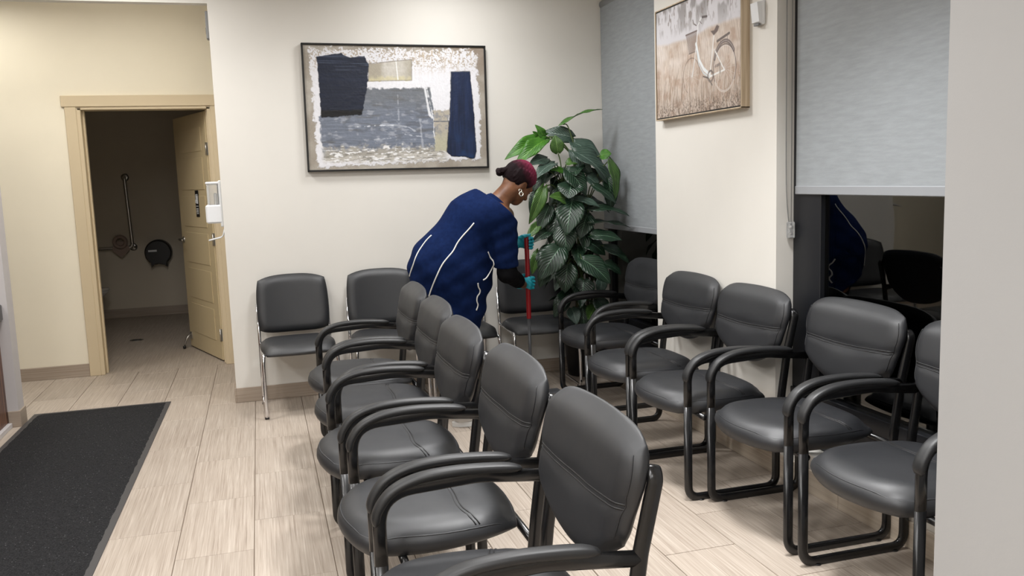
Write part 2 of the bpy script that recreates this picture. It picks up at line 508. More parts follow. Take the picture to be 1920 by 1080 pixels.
# ------------------------------------------------------------------ ceiling lamps
def lamp(i, x, y, watts, c, beam):
    t = empty('ceiling_light', (x, y, CEIL))
    tag(t, 'unseen recessed ceiling downlight with white trim ring, placed for its light', 'ceiling light', 'recessed downlights in the ceiling')
    MB().lathe([(.245, -.004), (.238, -.012), (.222, -.004), (.222, 0.0), (.245, 0.0)], (0, 0, 0), 28).build('trim_ring', M['white_plastic'], t, True)
    MB().lathe([(.220, -.003), (.220, -.001)], (0, 0, 0), 28).build('diffuser', M['emit'], t, True)
    L = bpy.data.lights.new('downlight', 'AREA'); L.shape = 'DISK'; L.size = .44; L.energy = watts; L.color = c
    L.spread = math.radians(beam)
    lo = bpy.data.objects.new('downlight', L); lo.location = (0, 0, -.015); link(lo, t)
for i, a in enumerate(LAMPS): lamp(i, *a)
# ------------------------------------------------------------------ armchairs
def pad_mesh(front, back, nu, nv, side_steps=3, bulge=.008):
    """closed cushion from two grids front/back [nv+1][nu+1] of points"""
    V = []; F = []
    W = nu + 1
    for g in (front, back):
        for row in g:
            for p in row: V.append(tuple(p))
    n1 = W * (nv + 1)
    for j in range(nv):
        for i in range(nu):
            q = (j * W + i, j * W + i + 1, (j + 1) * W + i + 1, (j + 1) * W + i)
            F.append(q); F.append(tuple(n1 + k for k in q[::-1]))
    loop = [i for i in range(W)] + [j * W + nu for j in range(1, nv + 1)] + [nv * W + i for i in range(nu - 1, -1, -1)] + [j * W for j in range(nv - 1, 0, -1)]
    cen = np.mean([V[k] for k in loop], axis=0)
    prev = loop; m = len(loop)
    for s in range(1, side_steps + 1):
        if s == side_steps: cur = [k + n1 for k in loop]
        else:
            t = s / side_steps; cur = []
            for k in loop:
                a, b = np.array(V[k]), np.array(V[k + n1]); p = a * (1 - t) + b * t
                d = p - cen; ax = (b - a) / (np.linalg.norm(b - a) + 1e-9); d -= d.dot(ax) * ax
                d /= (np.linalg.norm(d) + 1e-9)
                cur.append(len(V)); V.append(tuple(p + d * bulge * math.sin(PI * t)))
        for k in range(m):
            k2 = (k + 1) % m
            F.append((prev[k2], prev[k], cur[k], cur[k2]))
        prev = cur
    return V, F

BY0, BSL = .158, .222
ZSEAM = .705
def back_front(u, v):
    """front surface of the backrest, u -1..1 across, v 0..1 up"""
    au = abs(u)
    w = .260 + .022 * ss1(.15, .70, v)
    if v > .60: w -= .018 * ((v - .60) / .40) ** 2.4
    if v < .22: w -= .022 * (1 - v / .22) ** 2
    x = w * u
    zb = .540 + .085 * au ** 2.2
    zt = .868 - .022 * au ** 5
    z = zb + (zt - zb) * v
    y = BY0 + (z - .53) * BSL - .012 * u * u
    ea = .020 * max(0, (au - .84) / .16) ** 2.2; ev = .032 * max(0, (v - .80) / .20) ** 2.4
    y += (ea ** 3 + ev ** 3) ** (1 / 3)
    ec = max(0, (v - .72) / .28) * max(0, (au - .72) / .28)
    x -= math.copysign(.005, u) * ec ** 1.5; z -= .004 * ec ** 1.5
    e = max(0, (.14 - v) / .14); y += .018 * e ** 2.0
    # cushion swell above and below the seam and a pinched seam
    g = math.exp(-((z - seam_z(u)) / .011) ** 2)
    y += .0060 * g + .007 * math.exp(-((z - seam_z(u)) / .03) ** 2) * math.exp(-(u / .35) ** 2)
    y -= .012 * math.sin(PI * v) * (1 - au ** 3)
    return np.array([x, y, z])
def ss1(a, b, x):
    t = max(0., min(1., (x - a) / (b - a))); return t * t * (3 - 2 * t)
def seam_z(u): return ZSEAM - .006 * math.cos(u * PI) + .004 * u
def back_rear(u, v):
    p = back_front(u * .985, v)
    y0 = BY0 + (p[2] - .53) * BSL
    th = .053
    e = max(0, (v - .75) / .25); th += .006 * e - .010 * e ** 4
    return np.array([p[0], y0 + th - .012 * u * u, p[2] - .004])
def seat_pt(u, v):
    """top of the seat, u across -1..1, v front -1 .. rear 1"""
    k = .40
    x = .262 * u * math.sqrt(1 - k * v * v) * (1.0 + .035 * (-v))
    y = -.048 + (.272 if v < 0 else .240) * v * math.sqrt(1 - k * u * u * (1 if v < 0 else .5)) / .99
    z = .462 - .012 * (v + 1) * .5
    r = max(abs(u), abs(v)) ; q = (u ** 6 + v ** 6) ** (1 / 6)
    e = max(0, (q - .72) / .28); z -= .030 * min(e, 1.1) ** 2.2
    z += .008 * (1 - u * u) * (1 - v * v)
    ys = seat_seam_y(u)
    g = math.exp(-((y - ys) / .012) ** 2); z -= .004 * g * (1 if abs(u) < .98 else .5)
    z -= .006 * math.exp(-(u / .3) ** 2) * math.exp(-((y - ys) / .04) ** 2)
    return np.array([x, y, z])
def seat_seam_y(u): return .055 - .045 * math.cos(u * PI / 2) + .012 * math.cos(u * PI * 1.5)
def seat_bot(u, v):
    p = seat_pt(u * .97, v * .97)
    return np.array([p[0], p[1], .372 + .012 * (v + 1) * .5])

def side_path():
    """closed-ish side loop of the tube in (y, z): upright top -> down -> sled -> front leg -> arm -> upright"""
    up = [(.270, .765), (.235, .615), (.211, .45), (.182, .20), (.182, .013), (-.25, .013), (-.25, .42), (-.25, .615), (.02, .628), (.232, .604)]
    return fillet([(0, a, b) for a, b in up], [.2, .3, .3, .055, .055, .2, .135, .3], 9)
SEC = circ(.011, .0185, 12, 2.6)
def make_armchair():
    root = empty('armchair')
    nu, nv = 22, 22
    fr = [[back_front(-1 + 2 * i / nu, j / nv) for i in range(nu + 1)] for j in range(nv + 1)]
    rr = [[back_rear(-1 + 2 * i / nu, j / nv) for i in range(nu + 1)] for j in range(nv + 1)]
    V, F = pad_mesh(fr, rr, nu, nv, 4, .010)
    b = mesh('backrest', V, F, M['leather'], root, True)
    sb = MB()
    for dz in (-.0055, .0055):
        pts = []
        for i in range(29):
            u = -.985 + 1.97 * i / 28
            z = seam_z(u) + dz
            lo, hi = 0., 1.
            for _ in range(24):
                m = (lo + hi) / 2
                if back_front(u, m)[2] < z: lo = m
                else: hi = m
            p = back_front(u, lo); p[1] -= .0004; pts.append(p)
        sb.tube(pts, .0022, 6)
    sb.build('seam', M['thread'], b, True)
    # welt running round the face of the backrest
    pts = [back_front(s * .985, v) + np.array([0, -.0005, 0]) for s, v in [(-1, k / 12) for k in range(1, 12)]]
    pts2 = [back_front(s * .985, v) + np.array([0, -.0005, 0]) for s, v in [(1, k / 12) for k in range(1, 12)]]
    MB().tube(spline(pts, 3), .0016, 5).build('welt', M['leather'], b, True)
    MB().tube(spline(pts2, 3), .0016, 5).build('welt', M['leather'], b, True)
    nu, nv = 20, 20
    tp = [[seat_pt(-1 + 2 * i / nu, -1 + 2 * j / nv) for i in range(nu + 1)] for j in range(nv + 1)]
    bt = [[seat_bot(-1 + 2 * i / nu, -1 + 2 * j / nv) for i in range(nu + 1)] for j in range(nv + 1)]
    V, F = pad_mesh(tp, bt, nu, nv, 4, .012)
    s = mesh('seat', V, F, M['leather'], root, True)
    sb = MB()
    for dy in (-.006, .006):
        pts = []
        for i in range(25):
            u = -.95 + 1.9 * i / 24; yy = seat_seam_y(u) + dy
            lo, hi = -1., 1.
            for _ in range(24):
                m = (lo + hi) / 2
                if seat_pt(u, m)[1] < yy: lo = m
                else: hi = m
            p = seat_pt(u, lo); p[2] += .0005; pts.append(p)
        sb.tube(pts, .0022, 6)
    sb.build('seam', M['thread'], s, True)
    # welt around the seat rim
    loop = []
    for t in np.linspace(0, 2 * PI, 65)[:-1]:
        c, q = math.cos(t), math.sin(t); m = max(abs(c), abs(q)); loop.append(seat_pt(c / m * .985, q / m * .985) + np.array([0, 0, -.001]))
    MB().tube(loop, .0024, 5, closed=True).build('welt', M['leather'], s, True)
    P = side_path()
    for sx in (-1, 1):
        top = [np.array([sx * (.281 - .030 * (1 - math.cos(t))), .270 + .004 * t, .765 + .030 * math.sin(t)]) for t in (1.2, .95, .7, .45, .2)]
        o = MB().sweep(top + [p + np.array([sx * .281, 0, 0]) for p in P], SEC, (1, 0, 0)).build('side_frame', M['black_metal'], root, True)
        for gy in (-.19, .14): MB().lathe([(.016, 0), (.016, .004)], (sx * .281, gy, 0), 12).build('foot_glide', M['black_plastic'], o, True)
        # arm pad over the front bend
        arm = [(-.262, .520), (-.250, .562), (-.212, .606), (-.145, .632), (-.05, .640), (.05, .636), (.140, .626)]
        pts = spline([(sx * .281, a, b + .010) for a, b in arm], 6)
        n = len(pts); mb = MB(); sec = circ(.0225, .0125, 14, 2.6)
        # taper both ends
        V = []; Fc = []
        for i, p in enumerate(pts):
            t = pts[min(i + 1, n - 1)] - pts[max(i - 1, 0)]; t /= np.linalg.norm(t)
            S = np.array([1., 0, 0]); N = np.cross(t, S)
            d = min(i, n - 1 - i) / 3.0; k = math.sqrt(max(0.02, 1 - (1 - min(1, d)) ** 2)); k = max(k, .35)
            for a, bq in sec: V.append(p + S * a * (.45 + .55 * k) + N * (bq * k))
        m = len(sec)
        for i in range(n - 1):
            for q in range(m):
                q2 = (q + 1) % m; Fc.append((i * m + q, i * m + q2, (i + 1) * m + q2, (i + 1) * m + q))
        Fc.append(tuple(range(m))[::-1]); Fc.append(tuple((n - 1) * m + q for q in range(m)))
        mesh('arm_pad', V, Fc, M['arm_pad'], root, True)
    MB().tube([(-.281, -.17, .362), (.281, -.17, .362)], .0125, 10).build('cross_bar', M['black_metal'], root, True)
    MB().tube([(-.281, .205, .366), (.281, .205, .366)], .0125, 10).build('cross_bar', M['black_metal'], root, True)
    return root
ARM = make_armchair()
# (front-leg x, centre y, extra turn in degrees, label)
ROW_L = [
    (.262, 4.505, 0.0, 'black leather armchair at the far end of the left row before the stooping person'),
    (.256, 3.875, 0.0, 'black leather armchair second from the far end of the left row'),
    (.224, 3.225, 0.0, 'black leather armchair in the middle of the left row of five'),
    (.243, 2.555, 0.0, 'black leather armchair in the left row just behind the nearest chair'),
    (.244, 1.895, 0.0, 'black leather armchair nearest the camera in the left row, cut by the bottom edge'),
]
ROW_R = [
    (1.838, 4.975, 0.0, 'black leather armchair beside the tall leafy plant, farthest of the window row'),
    (1.698, 4.140, 0.0, 'black leather armchair under the bicycle picture, second from the plant'),
    (1.698, 3.530, 0.0, 'black leather armchair at the right edge of the white pier, middle of the window row'),
    (1.782, 2.920, 0.0, 'black leather armchair in front of the uncovered dark window pane below the near blind'),
    (1.778, 2.262, 0.0, 'black leather armchair half hidden behind the grey partition at the right edge'),
]
first = True
for rows, grp in ((ROW_L, 'black armchairs of the left row'), (ROW_R, 'black armchairs of the window row')):
    for fx, yc, turn, lab in rows:
        o = ARM if first else copy_tree(ARM)
        first = False
        th = -PI / 2 + math.radians(turn)
        # local front leg is at y=-.25
        o.location = (fx - .25 * math.sin(th) * 1.0, yc, 0)
        o.rotation_euler = (0, 0, th)
        tag(o, lab, 'armchair', grp)

# ------------------------------------------------------------------ chrome side chairs along the picture wall
def make_side_chair():
    root = empty('side_chair')
    def bf(u, v):
        au = abs(u); w = .208 + .012 * (1 - abs(2 * v - 1) ** 3) + .006 * (1 - v)
        x = w * u
        zb = .470 + .022 * au ** 6; zt = .832 - .030 * au ** 3.2
        z = zb + (zt - zb) * v
        y = .165 + (z - .47) * .17 - .030 * u * u
        q = (u ** 8 + (2 * v - 1) ** 8) ** (1 / 8); e = max(0, (q - .80) / .20)
        y += .020 * min(e, 1.1) ** 2.2
        return np.array([x, y, z])
    def br(u, v):
        p = bf(u * .985, .5 + (v - .5) * .985); return np.array([p[0], .165 + (p[2] - .47) * .17 - .03 * u * u + .042, p[2]])
    nu = nv = 16
    V, F = pad_mesh([[bf(-1 + 2 * i / nu, j / nv) for i in range(nu + 1)] for j in range(nv + 1)], [[br(-1 + 2 * i / nu, j / nv) for i in range(nu + 1)] for j in range(nv + 1)], nu, nv, 3, .008)
    mesh('backrest', V, F, M['vinyl'], root, True)
    def st(u, v):
        k = .22
        x = .226 * u * math.sqrt(1 - k * v * v); y = -.015 + .235 * v * math.sqrt(1 - k * u * u)
        z = .452 + .004 * (1 - v * v) - .012 * (v + 1) * .3
        q = (u ** 8 + v ** 8) ** (1 / 8); e = max(0, (q - .74) / .26); z -= .024 * min(e, 1.1) ** 2.2
        e = max(0, (-v - .4) / .6); z -= .020 * e * e
        return np.array([x, y, z])
    def sbm(u, v): p = st(u * .97, v * .97); return np.array([p[0], p[1], .395 + .012 * (v + 1) * .3 - .01])
    V, F = pad_mesh([[st(-1 + 2 * i / nu, -1 + 2 * j / nv) for i in range(nu + 1)] for j in range(nv + 1)], [[sbm(-1 + 2 * i / nu, -1 + 2 * j / nv) for i in range(nu + 1)] for j in range(nv + 1)], nu, nv, 3, .008)
    mesh('seat', V, F, M['vinyl'], root, True)
    for sx in (-1, 1):
        X = sx * .224
        pts = fillet([(X, .245, .655), (X, .195, .43), (X, .205, .16), (X, .235, .011), (X, -.235, .011), (X, -.215, .34), (X * .97, -.20, .392), (X * .97, .19, .398)], [.3, .3, .05, .05, .3, .03], 7)
        f = MB().tube(pts, .0105, 10, (1, 0, 0)).build('side_frame', M['chrome'], root, True)
        MB().tube([(X, .229, .58), (X - sx * .035, .215, .58)], .008, 8).build('back_bracket', M['chrome'], f, True)
        MB().box(X - .013, X + .013, -.215, -.185, .0, .014, b=.003).build('foot_glide', M['black_plastic'], f)
        MB().box(X - .013, X + .013, .17, .20, .0, .014, b=.003).build('foot_glide', M['black_plastic'], f)
    MB().tube([(-.22, -.15, .385), (.22, -.15, .385)], .009, 8).build('cross_bar', M['chrome'], root, True)
    MB().tube([(-.22, .15, .385), (.22, .15, .385)], .009, 8).build('cross_bar', M['chrome'], root, True)
    return root
SC = make_side_chair()
SIDES = [
    (.176, 5.575, 2.0, 'armless black chair with chrome legs, leftmost under the abstract painting'),
    (.746, 5.570, 0.0, 'armless black chair with chrome frame second from the left, partly behind the left row'),
    (1.226, 5.570, 0.0, 'armless black chrome chair mostly hidden behind the stooping person'),
    (1.776, 5.560, -2.0, 'armless black chrome chair behind the mop handle, left of the plant'),
]
for i, (x, y, d, lab) in enumerate(SIDES):
    o = SC if i == 0 else copy_tree(SC)
    o.location = (x, y, 0); o.rotation_euler = (0, 0, math.radians(d))
    tag(o, lab, 'chair', 'armless chrome chairs along the picture wall')

# ------------------------------------------------------------------ door and frame
frame = struct(empty('door_1', ((DX0 + DX1) / 2, YD, 0)))
fx, fy = frame.location.x, frame.location.y
def dpart(nm, x0, x1, y0, y1, z0, z1, m='trim', par=None, bv=.003):
    return MB().box(x0 - fx, x1 - fx, y0 - fy, y1 - fy, z0, z1, b=bv).build(nm, M[m], par or frame)
dpart('casing', DX0 - .085, DX0 - .006, YD - .018, YD, 0, 2.045)
dpart('casing', DX1 + .006, DX1 + .085, YD - .018, YD, 0, 2.045)
dpart('head_casing', DX0 - .105, DX1 + .09, YD - .022, YD, 2.045, 2.128)
dpart('jamb', DX0 - .012, DX0 + .022, YD - .012, YD + .13, 0, DZ - .012)
dpart('jamb', DX1 - .022, DX1 + .012, YD - .012, YD + .13, 0, DZ - .012)
dpart('head_jamb', DX0 + .022, DX1 - .022, YD - .012, YD + .13, DZ - .012, DZ + .012)
dpart('door_stop', DX0 + .022, DX0 + .036, YD + .05, YD + .09, 0, DZ - .012)
dpart('door_stop', DX1 - .036, DX1 - .022, YD + .05, YD + .085, 0, DZ - .012)
# the leaf stands open into the restroom
leaf = empty('door_leaf', (DX1 - .03, YD + .112, 0), math.radians(0))
hinge = np.array([DX1 - .03, YD + .112]); free = np.array([-.652, 8.175])
d = free - hinge; LW = np.linalg.norm(d); ang = math.atan2(d[1], d[0])
leaf.rotation_euler = (0, 0, ang)
tag(leaf, 'cream panelled restroom door standing open inwards', 'door')
# local x along the leaf; local +y is its corridor-side... left face seen by the camera
TH = .042
MB().box(.0, LW, -TH / 2, TH / 2, .012, 2.015, b=.003).build('door_slab', M['door'], leaf)
fsgn = 1
for k, (z0, z1) in enumerate([(.16, .42), (.47, .73), (.78, 1.04), (1.09, 1.35), (1.40, 1.66), (1.71, 1.90)]):
    # shallow raised panels on the face
    MB().box(.13, LW - .13, fsgn * (TH / 2), fsgn * (TH / 2 + .004), z0, z1, b=.0035).build('door_panel', M['door'], leaf)
# lever handle
hd = MB().lathe([(.026, 0), (.026, .008), (.012, .012), (.011, .045)], (LW - .065, TH / 2, .97), 18, 'y').build('door_handle', M['steel'], leaf, True)
MB().tube([(LW - .065, TH / 2 + .045, .97), (LW - .10, TH / 2 + .050, .97), (LW - .175, TH / 2 + .046, .968)], .0085, 10).build('lever', M['steel'], hd, True)
hd2 = MB().lathe([(.011, -.045), (.012, -.012), (.026, -.008), (.026, 0)], (LW - .065, -TH / 2, .97), 18, 'y').build('door_handle', M['steel'], leaf, True)
MB().tube([(LW - .065, -TH / 2 - .045, .97), (LW - .175, -TH / 2 - .046, .968)], .0085, 10).build('lever', M['steel'], hd2, True)
MB().box(LW - .002, LW + .002, -.012, .012, .90, 1.05).build('latch_plate', M['steel'], leaf)
for z in (.22, 1.0, 1.72):
    MB().box(-.004, .0015, -TH / 2 - .002, TH / 2 + .006, z - .05, z + .05, b=.001).build('hinge_leaf', M['satin'], leaf)
    MB().lathe([(.006, z - .05), (.006, z + .05)], (-.006, TH / 2 + .006, 0), 10).build('hinge_knuckle', M['steel'], leaf, True)
# kick-down stop
ks = MB().box(LW - .085, LW - .045, TH / 2, TH / 2 + .012, .085, .145, b=.002).build('kick_stop', M['steel'], leaf)
MB().tube(fillet([(LW - .065, TH / 2 + .014, .13), (LW - .065, TH / 2 + .05, .09), (LW - .065, TH / 2 + .075, .022)], .03, 4), .008, 8).build('stop_arm', M['steel'], ks, True)
MB().lathe([(.012, .004), (.014, .024)], (LW - .065, TH / 2 + .076, 0), 12).build('rubber_tip', M['black_plastic'], ks, True)
# restroom sign on the leaf
sg = MB().box(.30, .385, TH / 2 + .004, TH / 2 + .008, 1.175, 1.395, b=.002).build('restroom_sign', M['black_plastic'], leaf)
mw = MB(); yy0, yy1 = TH / 2 + .008, TH / 2 + .0092
def man(cx, cz, s):
    mw.box(cx - .006 * s, cx + .006 * s, yy0, yy1, cz + .030 * s, cz + .042 * s)
    mw.box(cx - .011 * s, cx + .011 * s, yy0, yy1, cz - .004 * s, cz + .027 * s)
    mw.box(cx - .009 * s, cx - .002 * s, yy0, yy1, cz - .042 * s, cz - .005 * s)
    mw.box(cx + .002 * s, cx + .009 * s, yy0, yy1, cz - .042 * s, cz - .005 * s)
man(.322, 1.325, .95); man(.345, 1.325, .95)
mw.tube([( .364 + .013 * math.cos(a), yy1, 1.305 + .013 * math.sin(a)) for a in np.linspace(0, 2 * PI, 17)[:-1]], .0022, 5, closed=True)
mw.box(.361, .366, yy0, yy1, 1.305, 1.35); mw.box(.358, .367, yy0, yy1, 1.353, 1.362)
mw.box(.312, .374, yy0, yy1, 1.262, 1.268)
for r in range(4):
    z = 1.243 - r * .013; mw.box(.315, .370 - .006 * (r % 2), yy0, yy1, z - .003, z + .004)
mw.build('pictogram', M['white_plastic'], sg)

# ------------------------------------------------------------------ restroom fittings
gb = empty('grab_bar', (-1.385, 10.419, .785))
tag(gb, 'steel L-shaped grab bar on the dark restroom wall', 'grab bar')
gpts = fillet([(-.75, -.01, 0), (-.75, -.055, 0), (0.012, -.055, 0), (-.012, -.055, .77), (-.012, -.01, .77)], [.03, .05, .04], 6)
MB().tube(gpts, .018, 12).build('bar', M['steel'], gb, True)
for c in ((-.75, -.012, 0), (.012, -.012, 0), (-.012, -.012, .77)):
    MB().lathe([(.022, -.013), (.042, -.008), (.042, 0)], (c[0], 0, c[2]), 18, 'y').build('wall_flange', M['steel'], gb, True)
MB().tube([(.012, -.055, 0), (.03, -.012, 0)], .014, 10).build('elbow_post', M['steel'], gb, True)
M['holder'] = plain('taupe_plastic', rgb(150, 130, 118), .5, nscale=200, nstr=.05)
rh = empty('ring_holder', (-1.492, 10.36, .84))
tag(rh, 'pale ring-shaped holder with a pointed flap hung on the restroom grab bar', 'holder')
MB().tube([(.058 * math.cos(a), -.035, .012 + .058 * math.sin(a)) for a in np.linspace(0, 2 * PI, 25)[:-1]], .021, 8, (0, 1, 0), closed=True).build('ring', M['holder'], rh, True)
V = [(-.085, -.025, -.05), (.085, -.025, -.05), (.085, -.025, -.085), (.0, -.025, -.165), (-.085, -.025, -.085), (-.05, -.025, .02), (.05, -.025, .02)]
V2 = [(a, -.018, c) for a, b, c in V]
fl = [(5, 6, 1, 2, 3, 4, 0)]
mesh('flap', V + V2, fl + [tuple(k + 7 for k in fl[0][::-1])] + [(a, b, b + 7, a + 7) for a, b in zip(fl[0], fl[0][1:] + fl[0][:1])], M['holder'], rh)
# jumbo roll dispenser
pd = empty('paper_dispenser', (-1.112, 10.42, .715))
tag(pd, 'round black jumbo toilet paper dispenser on the restroom wall', 'dispenser')
V = []; n = 40; prof = []
for k in range(n + 1):
    a = math.radians(-52 + 284 * k / n); prof.append((.142 * math.cos(a), .142 * math.sin(a)))
prof += [(-.085, -.165), (-.05, -.138), (0, -.128), (.05, -.138), (.085, -.165)]
def extrude(poly, y0, y1, k=1.0):
    m = len(poly); V = [(x, y0, z) for x, z in poly] + [(x * k, y1, z * k) for x, z in poly]
    F = [tuple(range(m)), tuple(range(2 * m - 1, m - 1, -1))] + [(i, i + m, (i + 1) % m + m, (i + 1) % m) for i in range(m)]
    return V, F
mesh('dispenser_body', *extrude(prof, 0, -.10), M['black_plastic'], pd)
mesh('dispenser_cover', *extrude([(a * .99, b * .99) for a, b in prof], -.10, -.125, .9), M['black_plastic'], pd)
MB().box(-.10, -.01, -.128, -.122, .012, .034, b=.002).build('brand_plate', M['white_plastic'], pd)
# toilet
tl = empty('toilet', (-1.945, 10.0, 0))
tag(tl, 'white porcelain toilet just inside the restroom, its rim past the door frame', 'toilet')
def ell_loft(secs, n=28):
    V = []; F = []
    for (c, rx, ry, z) in secs:
        for k in range(n):
            a = 2 * PI * k / n; V.append((c + rx * math.cos(a), ry * math.sin(a), z))
    for i in range(len(secs) - 1):
        for k in range(n):
            k2 = (k + 1) % n; F.append((i * n + k, i * n + k2, (i + 1) * n + k2, (i + 1) * n + k))
    F.append(tuple(range(n))[::-1]); m = (len(secs) - 1) * n; F.append(tuple(m + k for k in range(n)))
    return V, F
mesh('bowl', *ell_loft([(-.06, .20, .12, 0), (-.06, .19, .11, .05), (-.05, .19, .11, .15), (.0, .24, .15, .26), (.04, .30, .185, .345), (.04, .305, .19, .362)]), M['porcelain'], tl, True)
mesh('toilet_seat', *ell_loft([(.04, .31, .195, .364), (.04, .315, .20, .372), (.04, .31, .195, .385), (.04, .25, .14, .388)]), M['porcelain'], tl, True)
MB().box(-.45, -.24, -.22, .22, .36, .74, b=.03).build('tank', M['porcelain'], tl)
MB().box(-.46, -.23, -.23, .23, .74, .775, b=.012).build('tank_lid', M['porcelain'], tl)
# floor drain
fd = empty('floor_drain', (-1.20, 8.77, 0)); tag(fd, 'small metal drain plate in the dark restroom floor', 'drain')
MB().lathe([(.06, 0), (.06, .003)], (0, 0, 0), 24).build('plate', M['steel'], fd, True)
for k in range(4): MB().box(-.04, .04, -.03 + k * .018, -.022 + k * .018, .003, .0038).build('slot', M['black_plastic'], fd)

# ------------------------------------------------------------------ hand sanitizer and sensor box on the passage end
sd = empty('sanitizer_dispenser', (XA, 5.945, 1.02)); tag(sd, 'white and clear wall-mounted sanitizer dispenser at the passage corner', 'dispenser')
MB().box(-.018, 0, -.055, .055, .14, .44, b=.006).build('back_plate', M['white_plastic'], sd)
MB().box(-.090, -.016, -.05, .05, .28, .42, b=.010).build('clear_bottle', M['clear'], sd)
MB().box(-.096, -.012, -.053, .053, .415, .432, b=.006).build('top_cap', M['white_plastic'], sd)
MB().box(-.050, -.030, -.02, .02, .285, .36, b=.006).build('pump_tube', M['steel'], sd)
MB().box(-.105, 0, -.056, .056, .165, .285, b=.010).build('pump_housing', M['white_plastic'], sd)
MB().sweep(fillet([(0, 0, .125), (-.012, 0, .075), (-.10, 0, .055)], .03, 5), circ(.045, .005, 8, 4), (0, 1, 0)).build('drip_tray', M['white_plastic'], sd, True)
sx = empty('sensor_box', (XA, 5.93, 2.345)); tag(sx, 'slim grey sensor box high on the passage corner', 'sensor')
MB().box(-.018, 0, -.03, .04, 0, .17, b=.004).build('housing', M['grey_plastic'], sx)
MB().box(-.020, -.017, -.018, .028, .03, .07, b=.001).build('lens', M['black_plastic'], sx)

# motion detector on the pier
md = empty('motion_detector', (XP, 3.545, 2.06)); tag(md, 'small white motion detector beside the bicycle picture', 'detector')
MB().box(-.016, 0, -.036, .036, 0, .105, b=.004).build('back_box', M['white_plastic'], md)
V = [(-.016, -.033, .004), (-.016, .033, .004), (-.016, .033, .101), (-.016, -.033, .101), (-.030, -.029, .012), (-.030, .029, .012), (-.040, .029, .097), (-.040, -.029, .097)]
mesh('lens_cover', V, [(4, 7, 6, 5), (0, 4, 5, 1), (1, 5, 6, 2), (2, 6, 7, 3), (3, 7, 4, 0)], M['white_plastic'], md)
MB().box(-.028, -.014, -.02, .02, -.003, .006, b=.001).build('tamper_tab', M['grey_plastic'], md)

# ------------------------------------------------------------------ entrance mat
def mat_pile():
    t = NT('charcoal_mat_pile').set(None, .95, 0, .15)
    co = t.coords(); a = t.noise(co, 190, 3, .7); b = t.noise(co, 60, 2)
    v = t.node('ShaderNodeTexVoronoi'); v.inputs['Scale'].default_value = 55; t.link(co, v.inputs['Vector'])
    mt = t.node('ShaderNodeMath', operation='LESS_THAN'); mt.inputs[1].default_value = .16; t.link(v.outputs['Distance'], mt.inputs[0])
    wn = t.node('ShaderNodeSeparateColor'); t.link(v.outputs['Color'], wn.inputs[0])
    gt = t.node('ShaderNodeMath', operation='GREATER_THAN'); gt.inputs[1].default_value = .62; t.link(wn.outputs[0], gt.inputs[0])
    mm = t.node('ShaderNodeMath', operation='MULTIPLY'); t.link(mt.outputs[0], mm.inputs[0]); t.link(gt.outputs[0], mm.inputs[1])
    base = t.ramp(a, [(.35, (.008, .008, .0085, 1)), (.65, (.036, .036, .038, 1))])
    mx = t.node('ShaderNodeMixRGB'); t.link(mm.outputs[0], mx.inputs[0]); t.link(base, mx.inputs[1]); mx.inputs[2].default_value = (.10, .10, .105, 1)
    t.link(mx.outputs[0], t.p.inputs['Base Color'])
    ad = t.node('ShaderNodeMath', operation='ADD'); t.link(a, ad.inputs[0]); t.link(b, ad.inputs[1])
    t.bump(ad.outputs[0], .8, .006)
    return t.m
mr = empty('entrance_mat', (-1.09, 4.4, 0), math.radians(-.7)); tag(mr, 'charcoal entrance mat with rubber border on the tiled floor', 'floor mat')
mw_, ml0, ml1 = .415, -2.2, 1.685
V = []; F = []; nx_, ny_ = 24, 110
for j in range(ny_ + 1):
    for i in range(nx_ + 1):
        x = -(mw_ - .026) + 2 * (mw_ - .026) * i / nx_; y = ml0 + .02 + (ml1 - ml0 - .04) * j / ny_
        edge = i in (0, nx_) or j in (0, ny_)
        if edge: x += random.uniform(-.003, .003); y += random.uniform(-.003, .003)
        V.append((x, y, .0035 if edge else .0075 + random.uniform(-.0008, .0008)))
for j in range(ny_):
    for i in range(nx_): F.append((j * (nx_ + 1) + i, j * (nx_ + 1) + i + 1, (j + 1) * (nx_ + 1) + i + 1, (j + 1) * (nx_ + 1) + i))
mesh('mat_pile', V, F, mat_pile(), mr, True)
M['rubber'] = plain('mat_rubber', rgb(66, 64, 64), .6, nscale=300, nstr=.1)
MB().box(-mw_, mw_, ml0, ml1, 0.0003, .004, b=.003).build('rubber_border', M['rubber'], mr)

# ------------------------------------------------------------------ reception desk
def wood_mat():
    t = NT('dark_zebrano_wood').set(None, .4)
    co = t.coords('Object', (90, 90, 1.2)); a = t.noise(co, 1.0, 4, .6)
    t.link(t.ramp(a, [(.34, rgb(52, 32, 24)), (.5, rgb(96, 62, 46)), (.66, rgb(140, 100, 76))]), t.p.inputs['Base Color']); t.bump(a, .08, .001)
    return t.m
M['wood'] = wood_mat()
M['counter'] = plain('dark_counter_stone', rgb(74, 72, 74), .35, nscale=200, nstr=.05, var=(40, .3))
rd = empty('reception_desk', (-1.9, 3.8, 0)); tag(rd, 'reception desk with dark striped wood front at the left edge', 'desk')
MB().box(-.4, .340, -2.3, 2.012, .03, .66, b=.002).build('front_panel', M['wood'], rd)
MB().box(-.5, .372, -2.35, 2.012, .665, .762, b=.006).build('counter_top', M['counter'], rd)
MB().box(-.4, .362, -2.3, 2.000, 0, .03, b=.002).build('toe_strip', M['wall_lilac'], rd)
